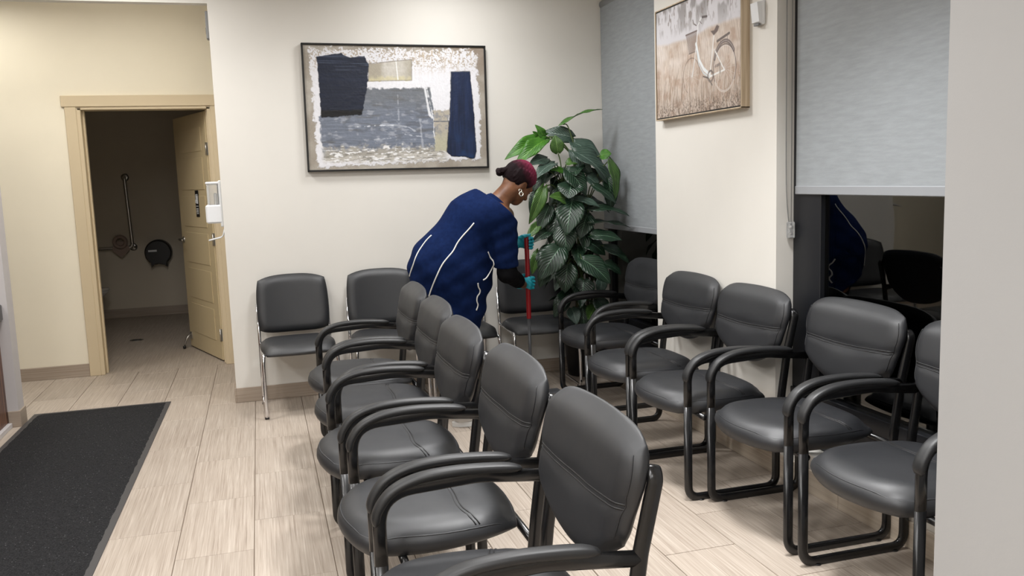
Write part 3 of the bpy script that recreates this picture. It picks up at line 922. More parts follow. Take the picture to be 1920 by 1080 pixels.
# ------------------------------------------------------------------ pictures (flat prints as colour attributes)
def vnoise(u, v, sx, sy, seed):
    r = np.random.default_rng(seed); g = r.random((int(sy) + 3, int(sx) + 3))
    x = u * sx; y = v * sy; i = np.floor(x).astype(int); j = np.floor(y).astype(int); fx = x - i; fy = y - j
    fx = fx * fx * (3 - 2 * fx); fy = fy * fy * (3 - 2 * fy)
    i = np.clip(i, 0, g.shape[1] - 2); j = np.clip(j, 0, g.shape[0] - 2)
    return (g[j, i] * (1 - fx) + g[j, i + 1] * fx) * (1 - fy) + (g[j + 1, i] * (1 - fx) + g[j + 1, i + 1] * fx) * fy
def fbm(u, v, sx, sy, seed, o=3):
    s = 0; a = 1; t = 0
    for k in range(o):
        s = s + a * vnoise(u, v, sx * 2 ** k, sy * 2 ** k, seed + k); t += a; a *= .55
    return s / t
def polysd(u, v, poly, asp=1.0):
    """signed distance (negative inside) of (u, v) to a polygon"""
    P = np.array(poly, float) * np.array([asp, 1.0]); x = u * asp; y = v
    d = np.full(u.shape, 1e9); ins = np.zeros(u.shape, bool); n = len(P)
    for k in range(n):
        a, b = P[k], P[(k + 1) % n]; e = b - a
        t = np.clip(((x - a[0]) * e[0] + (y - a[1]) * e[1]) / (e.dot(e) + 1e-12), 0, 1)
        d = np.minimum(d, np.hypot(x - a[0] - t * e[0], y - a[1] - t * e[1]))
        c = ((a[1] > y) != (b[1] > y)) & (x < (b[0] - a[0]) * (y - a[1]) / (b[1] - a[1] + 1e-12) + a[0]); ins ^= c
    return np.where(ins, -d, d)
def seg(u, v, pts, asp=1.0):
    d = np.full(u.shape, 1e9)
    for a, b in zip(pts[:-1], pts[1:]):
        ax, ay, bx, by = a[0] * asp, a[1], b[0] * asp, b[1]; ex, ey = bx - ax, by - ay
        t = np.clip(((u * asp - ax) * ex + (v - ay) * ey) / (ex * ex + ey * ey + 1e-12), 0, 1)
        d = np.minimum(d, np.hypot(u * asp - ax - t * ex, v - ay - t * ey))
    return d
def C8(*c): return np.array(rgb(*c)[:3])
def mixc(col, c, m): return col * (1 - m[..., None]) + (c if np.ndim(c) > 1 else np.array(c)) * m[..., None]
def ss(a, b, x): t = np.clip((x - a) / (b - a), 0, 1); return t * t * (3 - 2 * t)
def print_mat(name, rough, bumpn=None):
    t = NT(name).set(None, rough, 0, .35)
    a = t.node('ShaderNodeAttribute'); a.attribute_name = 'paint'
    t.link(a.outputs['Color'], t.p.inputs['Base Color'])
    co = t.coords(); h = t.noise(co, 300, 3); t.bump(h, .1, .001)
    return t.m
def canvas(name, W, H, nx, ny, col, height, mat, parent):
    """grid in local x (right), z (up), facing -y; col [ny+1, nx+1, 3] with row 0 on top"""
    X, Z = np.meshgrid(np.linspace(-W / 2, W / 2, nx + 1), np.linspace(H / 2, -H / 2, ny + 1))
    V = np.stack([X, -height, Z], -1).reshape(-1, 3)
    idx = np.arange((nx + 1) * (ny + 1)).reshape(ny + 1, nx + 1)
    F = np.stack([idx[:-1, :-1], idx[1:, :-1], idx[1:, 1:], idx[:-1, 1:]], -1).reshape(-1, 4)
    me = bpy.data.meshes.new(name)
    me.vertices.add(len(V)); me.vertices.foreach_set('co', V.astype(np.float32).ravel())
    me.loops.add(F.size); me.loops.foreach_set('vertex_index', F.astype(np.int32).ravel())
    me.polygons.add(len(F)); me.polygons.foreach_set('loop_start', np.arange(0, F.size, 4, dtype=np.int32))
    me.polygons.foreach_set('use_smooth', np.ones(len(F), bool))
    me.update(calc_edges=True)
    ca = me.color_attributes.new('paint', 'FLOAT_COLOR', 'POINT')
    ca.data.foreach_set('color', np.concatenate([col.reshape(-1, 3), np.ones((len(V), 1))], 1).astype(np.float32).ravel())
    me.materials.append(mat)
    return link(bpy.data.objects.new(name, me), parent)

# abstract painting
PW, PH = 1.222, .822
pa = empty('abstract_painting', (.9355, YA, 1.9005)); tag(pa, 'large framed abstract painting with navy and grey blocks on the back wall', 'painting')
pa.rotation_euler = (0, math.radians(.45), 0)
nx, ny = 460, 310
u, v = np.meshgrid(np.linspace(0, 1, nx + 1), np.linspace(0, 1, ny + 1)); asp = PW / PH
n_f = fbm(u, v, 60, 40, 1); n_c = fbm(u, v, 9, 6, 5); n_h = fbm(u, v, 14, 120, 9); n_v = fbm(u, v, 160, 8, 13); n_x = fbm(u, v, 150, 100, 21, 2)
col = np.ones(u.shape + (3,)) * C8(150, 142, 130)
col = mixc(col, C8(172, 166, 156), ss(.4, .75, n_c)); col = mixc(col, C8(130, 112, 96), ss(.7, 1, u) * ss(.35, 0, v) * .7)
hgt = np.zeros(u.shape)
w0 = (n_f - .5)
d = polysd(u, v, [(.033, .035), (.95, .035), (.965, .5), (.962, .93), (.50, .955), (.05, .975)], asp)
m = ss(.012, -.004, d + w0 * .055 * (1 + 1.4 * ss(.12, 0, v)) + (n_x - .5) * .02)
col = mixc(col, C8(218, 218, 222), m); hgt += m * .002
sp = m * ss(.52, .66, n_x) * ss(.18, .03, np.abs(v - .08)); col = mixc(col, C8(150, 134, 110), sp * .8)
sp = m * ss(.55, .7, n_v) * ss(.3, .05, v) * ss(.5, .6, u); col = mixc(col, C8(180, 164, 140), sp * .6)
# grey-blue field
d = polysd(u, v, [(.29, .345), (.68, .34), (.715, .60), (.715, .86), (.08, .90), (.068, .57)], asp)
m = ss(.010, -.006, d + w0 * .03)
g = C8(110, 117, 130)[None, None] * (0.70 + .6 * n_h[..., None]); g = mixc(g, C8(170, 174, 182), ss(.56, .74, fbm(u, v, 26, 34, 81)) * .5); g = mixc(g, C8(84, 86, 92), ss(.58, .74, fbm(u, v, 18, 22, 87)) * .45); g = mixc(g, C8(104, 107, 110), ss(.60, .38, v) * .75)
g = mixc(g, C8(92, 92, 92), ss(.62, .75, fbm(u, v, 8, 50, 33)) * .6)
col = mixc(col, g, m); hgt += m * .001 * n_h
for pts, wd, s in [([(.27, .655), (.36, .648), (.47, .64)], .004, .7), ([(.47, .64), (.55, .66), (.60, .70)], .006, .4), ([(.50, .40), (.50, .60)], .008, .25), ([(.62, .60), (.63, .84)], .012, .3), ([(.53, .72), (.63, .74)], .004, .5), ([(.36, .76), (.45, .75)], .008, .35)]:
    col = mixc(col, C8(214, 218, 226), ss(wd, wd * .3, seg(u, v, pts, asp) + w0 * .02) * s)
# ragged lower band
m = ss(.80, .85, v + w0 * .09) * ss(.955, .93, v + w0 * .05) * ss(.06, .10, u) * ss(.79, .74, u)
col = mixc(col, C8(168, 162, 148), m * .75)
m2 = m * ss(.56, .66, fbm(u, v, 40, 90, 41)); col = mixc(col, C8(226, 226, 226), m2)
m2 = m * ss(.60, .70, fbm(u, v, 30, 110, 47)); col = mixc(col, C8(110, 108, 100), m2 * .7)
# dripping white strands right of the field
for pts, wd in [([(.655, .345), (.675, .56), (.69, .58)], .014), ([(.69, .345), (.705, .55), (.695, .70), (.71, .82)], .006), ([(.665, .34), (.70, .62)], .005)]:
    col = mixc(col, C8(222, 223, 226), ss(wd, wd * .4, seg(u, v, pts, asp) + w0 * .015) * .85)
# taupe block between field and right navy form
d = polysd(u, v, [(.700, .53), (.792, .525), (.772, .86), (.705, .86)], asp); m = ss(.008, -.004, d + w0 * .04)
tcol = mixc(np.ones(u.shape + (3,)) * C8(170, 163, 150), C8(140, 140, 140), ss(.45, .7, n_f)); tcol = mixc(tcol, C8(176, 172, 150), ss(.66, .8, v))
col = mixc(col, tcol, m)
col = mixc(col, C8(110, 112, 116), ss(.006, .002, np.abs(v - .615) + w0 * .01) * m)
# small taupe block
d = polysd(u, v, [(.345, .145), (.585, .105), (.582, .275), (.342, .285)], asp); m = ss(.006, -.003, d + w0 * .02)
tc = mixc(np.ones(u.shape + (3,)) * C8(160, 153, 138), C8(196, 192, 184), ss(.40, .44, u) * ss(.60, .50, u) * (.4 + .8 * n_f)); tc = mixc(tc, C8(196, 188, 152), ss(.23, .27, v + w0 * .05) * .8)
col = mixc(col, tc, m)
col = mixc(col, C8(226, 226, 224), ss(.006, .002, seg(u, v, [(.498, .12), (.505, .27)], asp)) * m)
col = mixc(col, C8(120, 114, 104), ss(.006, .0015, np.abs(d)) * .7)
# navy blocks
nv_ = C8(22, 29, 46)[None, None] * (0.6 + .9 * fbm(u, v, 6, 90, 55)[..., None])
nv_ = mixc(nv_, C8(74, 84, 104), ss(.60, .72, fbm(u, v, 5, 120, 60)) * ss(.28, .12, v) * .55)
nv_ = mixc(nv_, C8(15, 15, 17), ss(.50, .53, v + w0 * .02))
d = polysd(u, v, [(.072, .095), (.20, .062), (.235, .095), (.325, .085), (.345, .145), (.338, .28), (.298, .555), (.078, .575)], asp); m = ss(.006, -.002, d + w0 * .015)
col = mixc(col, nv_, m); hgt += m * .0015
nv2 = C8(24, 37, 66)[None, None] * (0.5 + 1.0 * fbm(u, v, 120, 6, 71)[..., None]); nv2 = mixc(nv2, C8(28, 56, 96), ss(.6, .95, v) * ss(.5, .7, n_c) * .7)
d = polysd(u, v, [(.81, .205), (.912, .205), (.926, .44), (.937, .87), (.925, .925), (.905, .93), (.875, .91), (.795, .905), (.772, .87), (.774, .80), (.795, .55)], asp); m = ss(.006, -.003, d + w0 * .008)
col = mixc(col, C8(44, 46, 50), ss(.011, .003, d + w0 * .01)); col = mixc(col, nv2, m); hgt += m * .0015
col = col * (.93 + .14 * n_x[..., None])
hgt += .0012 * n_f + .0006 * n_x
canvas('canvas', PW - .024, PH - .024, nx, ny, np.clip(col, 0, 1), .028 + hgt, print_mat('abstract_paint', .5), pa)
for nm, b in (('frame_rail', (-PW / 2, PW / 2, -.04, 0, PH / 2 - .010, PH / 2)), ('frame_rail', (-PW / 2, PW / 2, -.04, 0, -PH / 2, -PH / 2 + .010)),
              ('frame_stile', (-PW / 2, -PW / 2 + .010, -.04, 0, -PH / 2, PH / 2)), ('frame_stile', (PW / 2 - .010, PW / 2, -.04, 0, -PH / 2, PH / 2))):
    MB().box(*b, b=.0015).build(nm, M['frame_black'], pa)
MB().box(-PW / 2 + .008, PW / 2 - .008, -.026, -.002, -PH / 2 + .008, PH / 2 - .008).build('backing_board', M['grey_plastic'], pa)

# bicycle print on the pier (local x runs along -Y of the room, picture faces -X)
BW, BH = .905, .60
bp_ = empty('bicycle_picture', (XP, 4.092, 2.002), -PI / 2); tag(bp_, 'canvas picture of a white bicycle with basket in tall grass on the pier', 'picture')
nx, ny = 520, 350
u, v = np.meshgrid(np.linspace(0, 1, nx + 1), np.linspace(0, 1, ny + 1)); asp = BW / BH
hor = .30 + .02 * np.sin(u * 5) + .05 * (fbm(u, v, 6, 2, 3) - .5)
col = np.ones(u.shape + (3,)) * C8(206, 204, 208)
tr = ss(.52, .68, fbm(u, v, 16, 5, 101)) * ss(.40, .0, np.abs(v - .05)); col = mixc(col, C8(150, 146, 146), tr)
tr = ss(.60, .70, fbm(u, v, 60, 14, 111)) * ss(.32, .1, v); col = mixc(col, C8(128, 118, 112), tr * .8)
fld = ss(-.01, .03, v - hor)
fc = mixc(np.ones(u.shape + (3,)) * C8(196, 182, 170), C8(176, 154, 138), ss(.4, .7, fbm(u, v, 14, 10, 121)))
fc = mixc(fc, C8(214, 204, 196), ss(.45, .7, fbm(u, v, 4, 5, 127)) * ss(.65, .45, v))
col = mixc(col, fc, fld)
gr = fbm(u + .02 * np.sin(v * 9), v, 130, 9, 131); g2 = fbm(u - .03 * v, v, 220, 14, 137)
dark = ss(.50, .95, v)
col = mixc(col, C8(150, 130, 112), fld * ss(.50, .68, gr) * (.35 + .5 * dark))
col = mixc(col, C8(104, 90, 78), ss(.60, .95, v + .15 * (gr - .5)) * ss(.40, .75, g2) * .8)
col = mixc(col, C8(226, 214, 202), fld * ss(.60, .74, g2) * .55 * ss(1.0, .55, v))
sp = fbm(u, v, 120, 80, 141, 2); col = mixc(col, C8(84, 72, 64), ss(.82, .97, v) * ss(.45, .65, sp) * .7); col = mixc(col, C8(190, 176, 164), ss(.80, .95, v) * ss(.62, .74, fbm(u, v, 150, 100, 149, 2)) * .7)
def stroke(pts, wd, c, s=1.0):
    global col
    col = mixc(col, C8(*c), ss(wd, wd * .55, seg(u, v, pts, asp)) * s)
def ellipse(c, rx, ry, a0=0, a1=360, n=48):
    return [(c[0] + rx * math.cos(math.radians(a)), c[1] + ry * math.sin(math.radians(a))) for a in np.linspace(a0, a1, n)]
rc, fcn = (.836, .672), (.458, .672)
for a in range(0, 360, 20):
    stroke([rc, (rc[0] + .115 * math.cos(math.radians(a)), rc[1] + .185 * math.sin(math.radians(a)))], 0.0029, (196, 188, 182), .6)
    stroke([fcn, (fcn[0] + .095 * math.cos(math.radians(a)), fcn[1] + .15 * math.sin(math.radians(a)))], 0.0026, (206, 198, 192), .45)
stroke(ellipse(rc, .120, .195, 150, 395), 0.0078, (112, 100, 94), .9)
stroke(ellipse(rc, .120, .195, 35, 150), 0.0059, (205, 196, 188), .8)
stroke(ellipse(rc, .113, .185), 0.0036, (214, 208, 204), .7)
stroke(ellipse(fcn, .10, .158, 120, 360), 0.0059, (118, 106, 98), .75)
stroke(ellipse(rc, .118, .222, 205, 325), 0.0208, (98, 86, 84), .9)
stroke(ellipse(rc, .118, .222, 205, 325), 0.0052, (170, 160, 156), .7)
for k in range(5): col = mixc(col, C8(128, 114, 108), ss(.004, -.002, polysd(u, v, [(.393, .299), (.527, .291), (.516, .468), (.431, .474)], asp)) * .16)
m = ss(.004, -.002, polysd(u, v, [(.393, .299), (.527, .291), (.516, .468), (.431, .474)], asp))
col = mixc(col, C8(150, 138, 132), m * (np.sin(u * 330) * np.sin(v * 300) > .1) * .75)
stroke([(.393, .299), (.527, .291)], 0.0091, (112, 98, 94)); stroke([(.43, .472), (.516, .466)], 0.0065, (120, 108, 102))
stroke([(.508, .488), (.528, .362), (.541, .247), (.579, .193), (.608, .191)], 0.0091, (222, 222, 222)); stroke([(.590, .191), (.644, .199)], 0.0130, (92, 84, 82))
stroke([(.48, .188), (.491, .223), (.521, .244)], 0.0078, (120, 112, 108)); stroke([(.56, .22), (.585, .245)], 0.0052, (130, 120, 118))
stroke([(.508, .488), (.492, .572), (.468, .677)], 0.0091, (208, 208, 208))
stroke([(.517, .403), (.553, .551), (.605, .637), (.677, .700)], 0.0195, (222, 226, 228)); stroke([(.525, .47), (.548, .585), (.60, .67), (.672, .722)], 0.0078, (196, 204, 208))
stroke([(.722, .377), (.699, .549), (.677, .714)], 0.0091, (224, 222, 220)); stroke([(.677, .714), (.837, .686)], 0.0104, (224, 224, 222)); stroke([(.728, .498), (.83, .679)], 0.0091, (222, 220, 218))
stroke([(.735, .50), (.69, .70)], 0.0052, (110, 100, 96), .7)
stroke(ellipse((.682, .712), .030, .045), 0.0117, (110, 100, 96), .9); stroke([(.60, .70), (.66, .725), (.70, .79)], 0.0078, (96, 88, 84)); stroke([(.74, .64), (.79, .63), (.79, .70)], 0.0156, (112, 104, 100), .7)
col = mixc(col, C8(104, 90, 86), ss(.006, -.004, polysd(u, v, [(.687, .335), (.725, .338), (.755, .300), (.78, .318), (.765, .352), (.722, .378)], asp)))
stroke([(.76, .436), (.887, .400)], 0.0143, (104, 94, 90)); stroke([(.79, .43), (.80, .47)], 0.0052, (120, 110, 106)); stroke([(.87, .41), (.865, .46)], 0.0052, (120, 110, 106))
for k in range(60):
    x0 = RNG.random(); h0 = .12 + .2 * RNG.random(); y0 = .72 + .26 * RNG.random(); lean = RNG.normal() * .03
    stroke([(x0, y0), (x0 + lean * .4, y0 - h0 * .5), (x0 + lean, y0 - h0)], .0026, (214, 202, 190) if k % 3 else (120, 104, 92), .7)
canvas('print', BW - .026, BH - .026, nx, ny, np.clip(col, 0, 1), np.full(u.shape, .0425), print_mat('bicycle_print', .55), bp_)
def light_wood():
    t = NT('light_wood_edge').set(None, .5)
    co = t.coords('Object', (60, 60, 3)); a = t.noise(co, 1, 3)
    t.link(t.ramp(a, [(.35, rgb(178, 158, 132)), (.65, rgb(204, 186, 160))]), t.p.inputs['Base Color']); return t.m
M['light_wood'] = light_wood()
MB().box(-BW / 2, -BW / 2 + .006, -.046, 0, -BH / 2, BH / 2, b=.001).build('frame_stile', M['light_wood'], bp_)
MB().box(BW / 2 - .006, BW / 2, -.046, 0, -BH / 2, BH / 2, b=.001).build('frame_stile', M['light_wood'], bp_)
MB().box(-BW / 2, BW / 2, -.046, 0, BH / 2 - .006, BH / 2, b=.001).build('frame_rail', M['light_wood'], bp_)
MB().box(-BW / 2, BW / 2, -.046, 0, -BH / 2, -BH / 2 + .006, b=.001).build('frame_rail', M['light_wood'], bp_)
MB().box(-BW / 2 + .006, BW / 2 - .006, -.0405, -.001, -BH / 2 + .006, BH / 2 - .006).build('backing_board', M['frame_black'], bp_)

# ------------------------------------------------------------------ implicit surfaces for the person
def s_cap(P, a, b, ra, rb, sy=1.0):
    a = np.array(a, float); b = np.array(b, float); Q = P - a; e = b - a
    S = np.array([1, 1 / sy, 1]); Q = Q * S; e = e * S
    t = np.clip((Q @ e) / (e @ e + 1e-12), 0, 1)
    return np.linalg.norm(Q - t[..., None] * e, axis=-1) - (ra + (rb - ra) * t)
def s_ell(P, c, r, R=None):
    Q = P - np.array(c, float)
    if R is not None: Q = Q @ np.array(R).T        # rows of R: local axes
    r = np.array(r, float); k0 = np.linalg.norm(Q / r, axis=-1); k1 = np.linalg.norm(Q / (r * r), axis=-1)
    return k0 * (k0 - 1) / (k1 + 1e-9)
def smin(a, b, k):
    h = np.clip(.5 + .5 * (b - a) / k, 0, 1); return b * (1 - h) + a * h - k * h * (1 - h)
def smax(a, b, k): return -smin(-a, -b, k)
def nets(fn, lo, hi, h):
    lo = np.array(lo, float); n = np.ceil((np.array(hi) - lo) / h).astype(int) + 1
    ax = [lo[i] + h * np.arange(n[i]) for i in range(3)]
    G = np.stack(np.meshgrid(*ax, indexing='ij'), -1); D = fn(G.reshape(-1, 3)).reshape(n)
    ins = D < 0
    cell = np.zeros(n - 1, int); acc = np.zeros(tuple(n - 1) + (3,)); cntc = np.zeros(n - 1)
    offs = [(i, j, k) for i in (0, 1) for j in (0, 1) for k in (0, 1)]
    def sl(o): return tuple(slice(o[i], n[i] - 1 + o[i]) for i in range(3))
    for o in offs:
        for a in range(3):
            if o[a] == 0:
                p = list(o); p[a] = 1
                d0, d1 = D[sl(o)], D[sl(p)]; cr = (d0 < 0) != (d1 < 0)
                t = np.where(cr, d0 / np.where(cr, d0 - d1, 1), 0)
                pt = np.stack([np.full(t.shape, float(q)) for q in o], -1); pt[..., a] += t
                acc += pt * cr[..., None]; cntc += cr
    act = cntc > 0; ids = -np.ones(n - 1, int); ids[act] = np.arange(act.sum())
    base = np.stack(np.nonzero(act), -1); V = lo + h * (base + acc[act] / cntc[act][:, None])
    F = []
    for a in range(3):
        b, c = (a + 1) % 3, (a + 2) % 3
        s0 = [slice(1, -1)] * 3; s0[a] = slice(0, n[a] - 1); s1 = list(s0); s1[a] = slice(1, n[a])
        i0, i1 = ins[tuple(s0)], ins[tuple(s1)]; cr = i0 != i1
        idx = np.stack(np.nonzero(cr), -1); 
        if len(idx) == 0: continue
        g = idx.copy(); g[:, b] += 1; g[:, c] += 1
        def cid(db, dc):
            q = g.copy(); q[:, b] += db; q[:, c] += dc; return ids[q[:, 0], q[:, 1], q[:, 2]]
        Q = np.stack([cid(-1, -1), cid(0, -1), cid(0, 0), cid(-1, 0)], -1)
        fl = ~i0[cr]; Q[fl] = Q[fl][:, ::-1]; F.append(Q)
    return V, np.concatenate(F)
def implicit(name, fn, lo, hi, h, mat, parent, org, smooth_it=2):
    V, F = nets(fn, lo, hi, h)
    E = np.concatenate([F[:, [0, 1]], F[:, [1, 2]], F[:, [2, 3]], F[:, [3, 0]]])
    for _ in range(smooth_it):
        S = np.zeros_like(V); c = np.zeros(len(V))
        np.add.at(S, E[:, 0], V[E[:, 1]]); np.add.at(S, E[:, 1], V[E[:, 0]]); np.add.at(c, E[:, 0], 1); np.add.at(c, E[:, 1], 1)
        V = V * .5 + .5 * S / c[:, None]
    return mesh(name, V - np.array(org), F, mat, parent, True)
def march(px, py, fn, t0=4.2, t1=6.0):
    r = ray(px, py); r = r / np.linalg.norm(r); t = t0
    for _ in range(400):
        p = CAM + r * t; d = float(fn(p[None])[0])
        if d < .0008: return p
        t += max(d * .6, .0006)
        if t > t1 + 1: return None
    return None
# ------------------------------------------------------------------ the person
YC = 4.96
PO = np.array([1.07, YC, 0.])
person = empty('person', tuple(PO))
tag(person, 'person in a navy polo with white piping bending over a mop, teal gloves on', 'person')
def fabric(name, c, c2, sc=40):
    t = NT(name).set(None, .9, 0, .06)
    co = t.coords(); a = t.noise(co, sc, 4, .6); b = t.noise(co, 700, 2)
    t.link(t.ramp(a, [(.3, c), (.7, c2)]), t.p.inputs['Base Color'])
    ad = t.node('ShaderNodeMath', operation='ADD'); t.link(a, ad.inputs[0]); t.link(b, ad.inputs[1]); t.bump(ad.outputs[0], .15, .002)
    
    return t.m
M['navy'] = fabric('navy_polo_knit', rgb(12, 25, 57), rgb(17, 33, 71))
M['black_cloth'] = fabric('black_cloth', (.004, .004, .005, 1), (.007, .007, .008, 1))
M['piping'] = plain('white_piping', rgb(226, 226, 222), .7, nscale=600, nstr=.1)
M['glove'] = plain('teal_nitrile', rgb(22, 146, 164), .42, nscale=90, nstr=.25, ndist=.002)
sk = NT('brown_skin').set(rgb(104, 68, 44), .46, 0, .4); _c = sk.coords(); _n = sk.noise(_c, 30, 3)
sk.link(sk.ramp(_n, [(.3, rgb(92, 58, 38)), (.7, rgb(120, 80, 54))]), sk.p.inputs['Base Color']); sk.p.inputs['Subsurface Weight'].default_value = .05
sk.p.inputs['Subsurface Radius'].default_value = (.02, .008, .004)
M['skin'] = sk.m

# frame of the head: looks down and ahead, turned a little away from the camera
Fh = np.array([.66, .28, -.62]); Fh /= np.linalg.norm(Fh)
Uh = np.array([.66, -.04, .74]); Uh -= Uh.dot(Fh) * Fh; Uh /= np.linalg.norm(Uh)
Lh = np.cross(Uh, Fh)                          # person's left
HC = at(972, 341, YC + .02)                    # skull centre
RH = np.array([Fh, Lh, Uh])
def hl(f, l, u_): return HC + Fh * f + Lh * l + Uh * u_
NECK0 = at(922, 392, YC); NECK1 = at(955, 356, YC)
SH_N = at(938, 402, YC - .185); EL_N = at(951, 512, YC - .17); WR_N = at(981, 534, 5.085)
SH_F = at(944, 404, YC + .20); EL_F = np.array([1.46, 5.30, .955]); WR_F = np.array([1.525, 5.175, 1.005])
HIPS = np.array([1.02, YC, .80]); 
def d_head(P):
    d = s_ell(P, hl(-.012, 0, .020), (.100, .076, .098), RH)
    d = smin(d, s_ell(P, hl(.030, 0, -.045), (.068, .060, .075), RH), .04)
    d = smin(d, s_ell(P, hl(.070, 0, -.098), (.026, .028, .020), RH), .035)          # chin
    d = smin(d, s_cap(P, hl(.086, 0, -.012), hl(.112, 0, -.040), .009, .013), .018)    # nose
    d = smin(d, s_ell(P, hl(.110, 0, -.044), (.012, .020, .009), RH), .01)
    d = smin(d, s_ell(P, hl(.094, 0, -.068), (.010, .024, .007), RH), .010)           # lips
    d = smin(d, s_ell(P, hl(.092, 0, -.080), (.010, .022, .008), RH), .010)
    for s in (-1, 1):
        d = smin(d, s_ell(P, hl(.078, s * .033, .012), (.018, .026, .010), RH), .015)    # brow
        d = smax(d, -s_ell(P, hl(.098, s * .032, -.006), (.014, .018, .011), RH), .010)  # socket
        d = smin(d, s_ell(P, hl(.078, s * .032, -.006), (.012, .013, .010), RH), .006)   # eye
        d = smin(d, s_ell(P, hl(.060, s * .044, -.040), (.022, .018, .020), RH), .025)   # cheek
        e = s_ell(P, hl(-.008, s * .080, -.012), (.018, .009, .030), RH)                 # ear
        e = smax(e, -s_ell(P, hl(-.004, s * .090, -.008), (.010, .007, .018), RH), .005)
        d = smin(d, e, .008)
    return d
def d_body(P):
    d = d_head(P)
    d = smin(d, s_cap(P, NECK0, NECK1, .060, .056), .03)
    t = s_cap(P, (1.03, YC, .84), (1.26, YC, 1.17), .14, .125, 1.2)
    t = smin(t, s_cap(P, SH_N + (0, .03, 0), SH_F - (0, .03, 0), .058, .058), .06); t = smin(t, s_cap(P, NECK0, (1.25, YC, 1.18), .06, .09), .06)
    d = smin(d, t, .03)
    for a, b, c in ((SH_N, EL_N, WR_N), (SH_F, EL_F, WR_F)):
        d = smin(d, smin(s_cap(P, a, b, .052, .040), s_cap(P, b, c, .041, .0255), .02), .025)
    for hy, ky, ay, kx, ax_ in ((-.09, -.13, -.20, 1.10, 1.06), (.09, .11, .13, 1.12, 1.09)):
        h_, k_, a_ = (1.03, YC + hy, .80), (kx, YC + ky, .45), (ax_, YC + ay, .09)
        d = smin(d, smin(s_cap(P, h_, k_, .095, .062), s_cap(P, k_, a_, .060, .040), .03), .05)
        d = smin(d, s_cap(P, a_, (ax_ + .12, YC + ay, .045), .038, .030), .02)
    return d
implicit('body', d_body, (.80, 4.55, 0.0), (1.80, 5.50, 1.60), .0085, M['skin'], person, PO, 2)
# face detail: finer head skin is part of the body; eyes and brows sit on it
M['eye'] = plain('eye_white', (.7, .68, .64, 1), .2, nscale=5, nstr=.01); M['dark_hair'] = plain('dark_hair', (.010, .007, .007, 1), .6, nscale=400, nstr=.4)
for s in (-1, 1):
    MB().tube([hl(.098, s * .015, .018) - PO, hl(.097, s * .034, .024) - PO, hl(.082, s * .054, .016) - PO], .0035, 6).build('eyebrow', M['dark_hair'], person, True)
    MB().tube([hl(.094, s * .018, -.008) - PO, hl(.094, s * .034, -.004) - PO, hl(.084, s * .048, -.010) - PO], .0026, 6).build('eyelash', M['dark_hair'], person, True)

# hair: plaited rows drawn back into a bun
def hair_mat():
    t = NT('burgundy_braided_hair').set(None, .7, 0, .12)
    co = t.coords(); 
    sep = t.node('ShaderNodeSeparateXYZ'); t.link(co, sep.inputs[0])
    dt = t.node('ShaderNodeVectorMath', operation='DOT_PRODUCT'); t.link(co, dt.inputs[0])
    up = Fh * .35 + Uh * .85 + Lh * .15
    dt.inputs[1].default_value = tuple(up)
    ref = float(np.dot(up, HC - PO))
    mr = t.node('ShaderNodeMapRange'); mr.inputs['From Min'].default_value = ref - .010; mr.inputs['From Max'].default_value = ref + .090; t.link(dt.outputs['Value'], mr.inputs['Value'])
    n = t.noise(co, 260, 3); n2 = t.noise(co, 40, 3)
    ad = t.node('ShaderNodeMath', operation='MULTIPLY_ADD'); t.link(n2, ad.inputs[0]); ad.inputs[1].default_value = .5
    sb = t.node('ShaderNodeMath', operation='SUBTRACT'); t.link(mr.outputs[0], sb.inputs[0]); sb.inputs[1].default_value = .25
    t.link(sb.outputs[0], ad.inputs[2])
    t.link(t.ramp(ad.outputs[0], [(.1, rgb(22, 11, 14)), (.40, rgb(58, 20, 32)), (.95, rgb(128, 46, 72))]), t.p.inputs['Base Color'])
    t.bump(n, .7, .004)
    return t.m
M['hair'] = hair_mat()
def d_hair(P):
    Q = (P - HC) @ RH.T
    d = s_ell(P, hl(-.014, 0, .022), (.107, .083, .106), RH)
    # cornrow ridges run from the brow to the bun
    lat = Q[..., 1] / np.maximum(.03, np.sqrt(np.maximum(0, 1 - ((Q[..., 0] + .014) / .125) ** 2)))
    ridge = np.abs(np.cos(lat * 75)) * .0075 - .004 + np.cos(Q[..., 0] * 330 + np.sign(np.sin(lat * 150)) * 1.5) * .0012
    d = d - ridge
    hairline = Q[..., 0] * .80 - Q[..., 2] * .62 - .032
    ns = .0 - Q[..., 2] - .050 - Q[..., 0] * .1                     # nape
    temple = np.minimum(.0, Q[..., 2]) * 0
    d = smax(d, hairline, .008); d = smax(d, ns, .008)
    for s in (-1, 1):
        d = smax(d, -s_ell(P, hl(.004, s * .085, -.022), (.026, .030, .040), RH), .008)
    return d
implicit('hair', d_hair, HC - .17, HC + .17, .0042, M['hair'], person, PO, 1)
BUN = at(937, 322, YC)
def d_bun(P):
    d = s_ell(P, BUN, (.024, .027, .024)); Q = P - BUN
    d = d - .0030 * np.sin(np.arctan2(Q[..., 2], Q[..., 0]) * 3 + Q[..., 1] * 160)
    d = smin(d, s_cap(P, BUN, hl(-.095, 0, .030), .016, .022), .012)
    return d
implicit('hair_bun', d_bun, BUN - .07, BUN + .12, .0035, M['hair'], person, PO, 1)
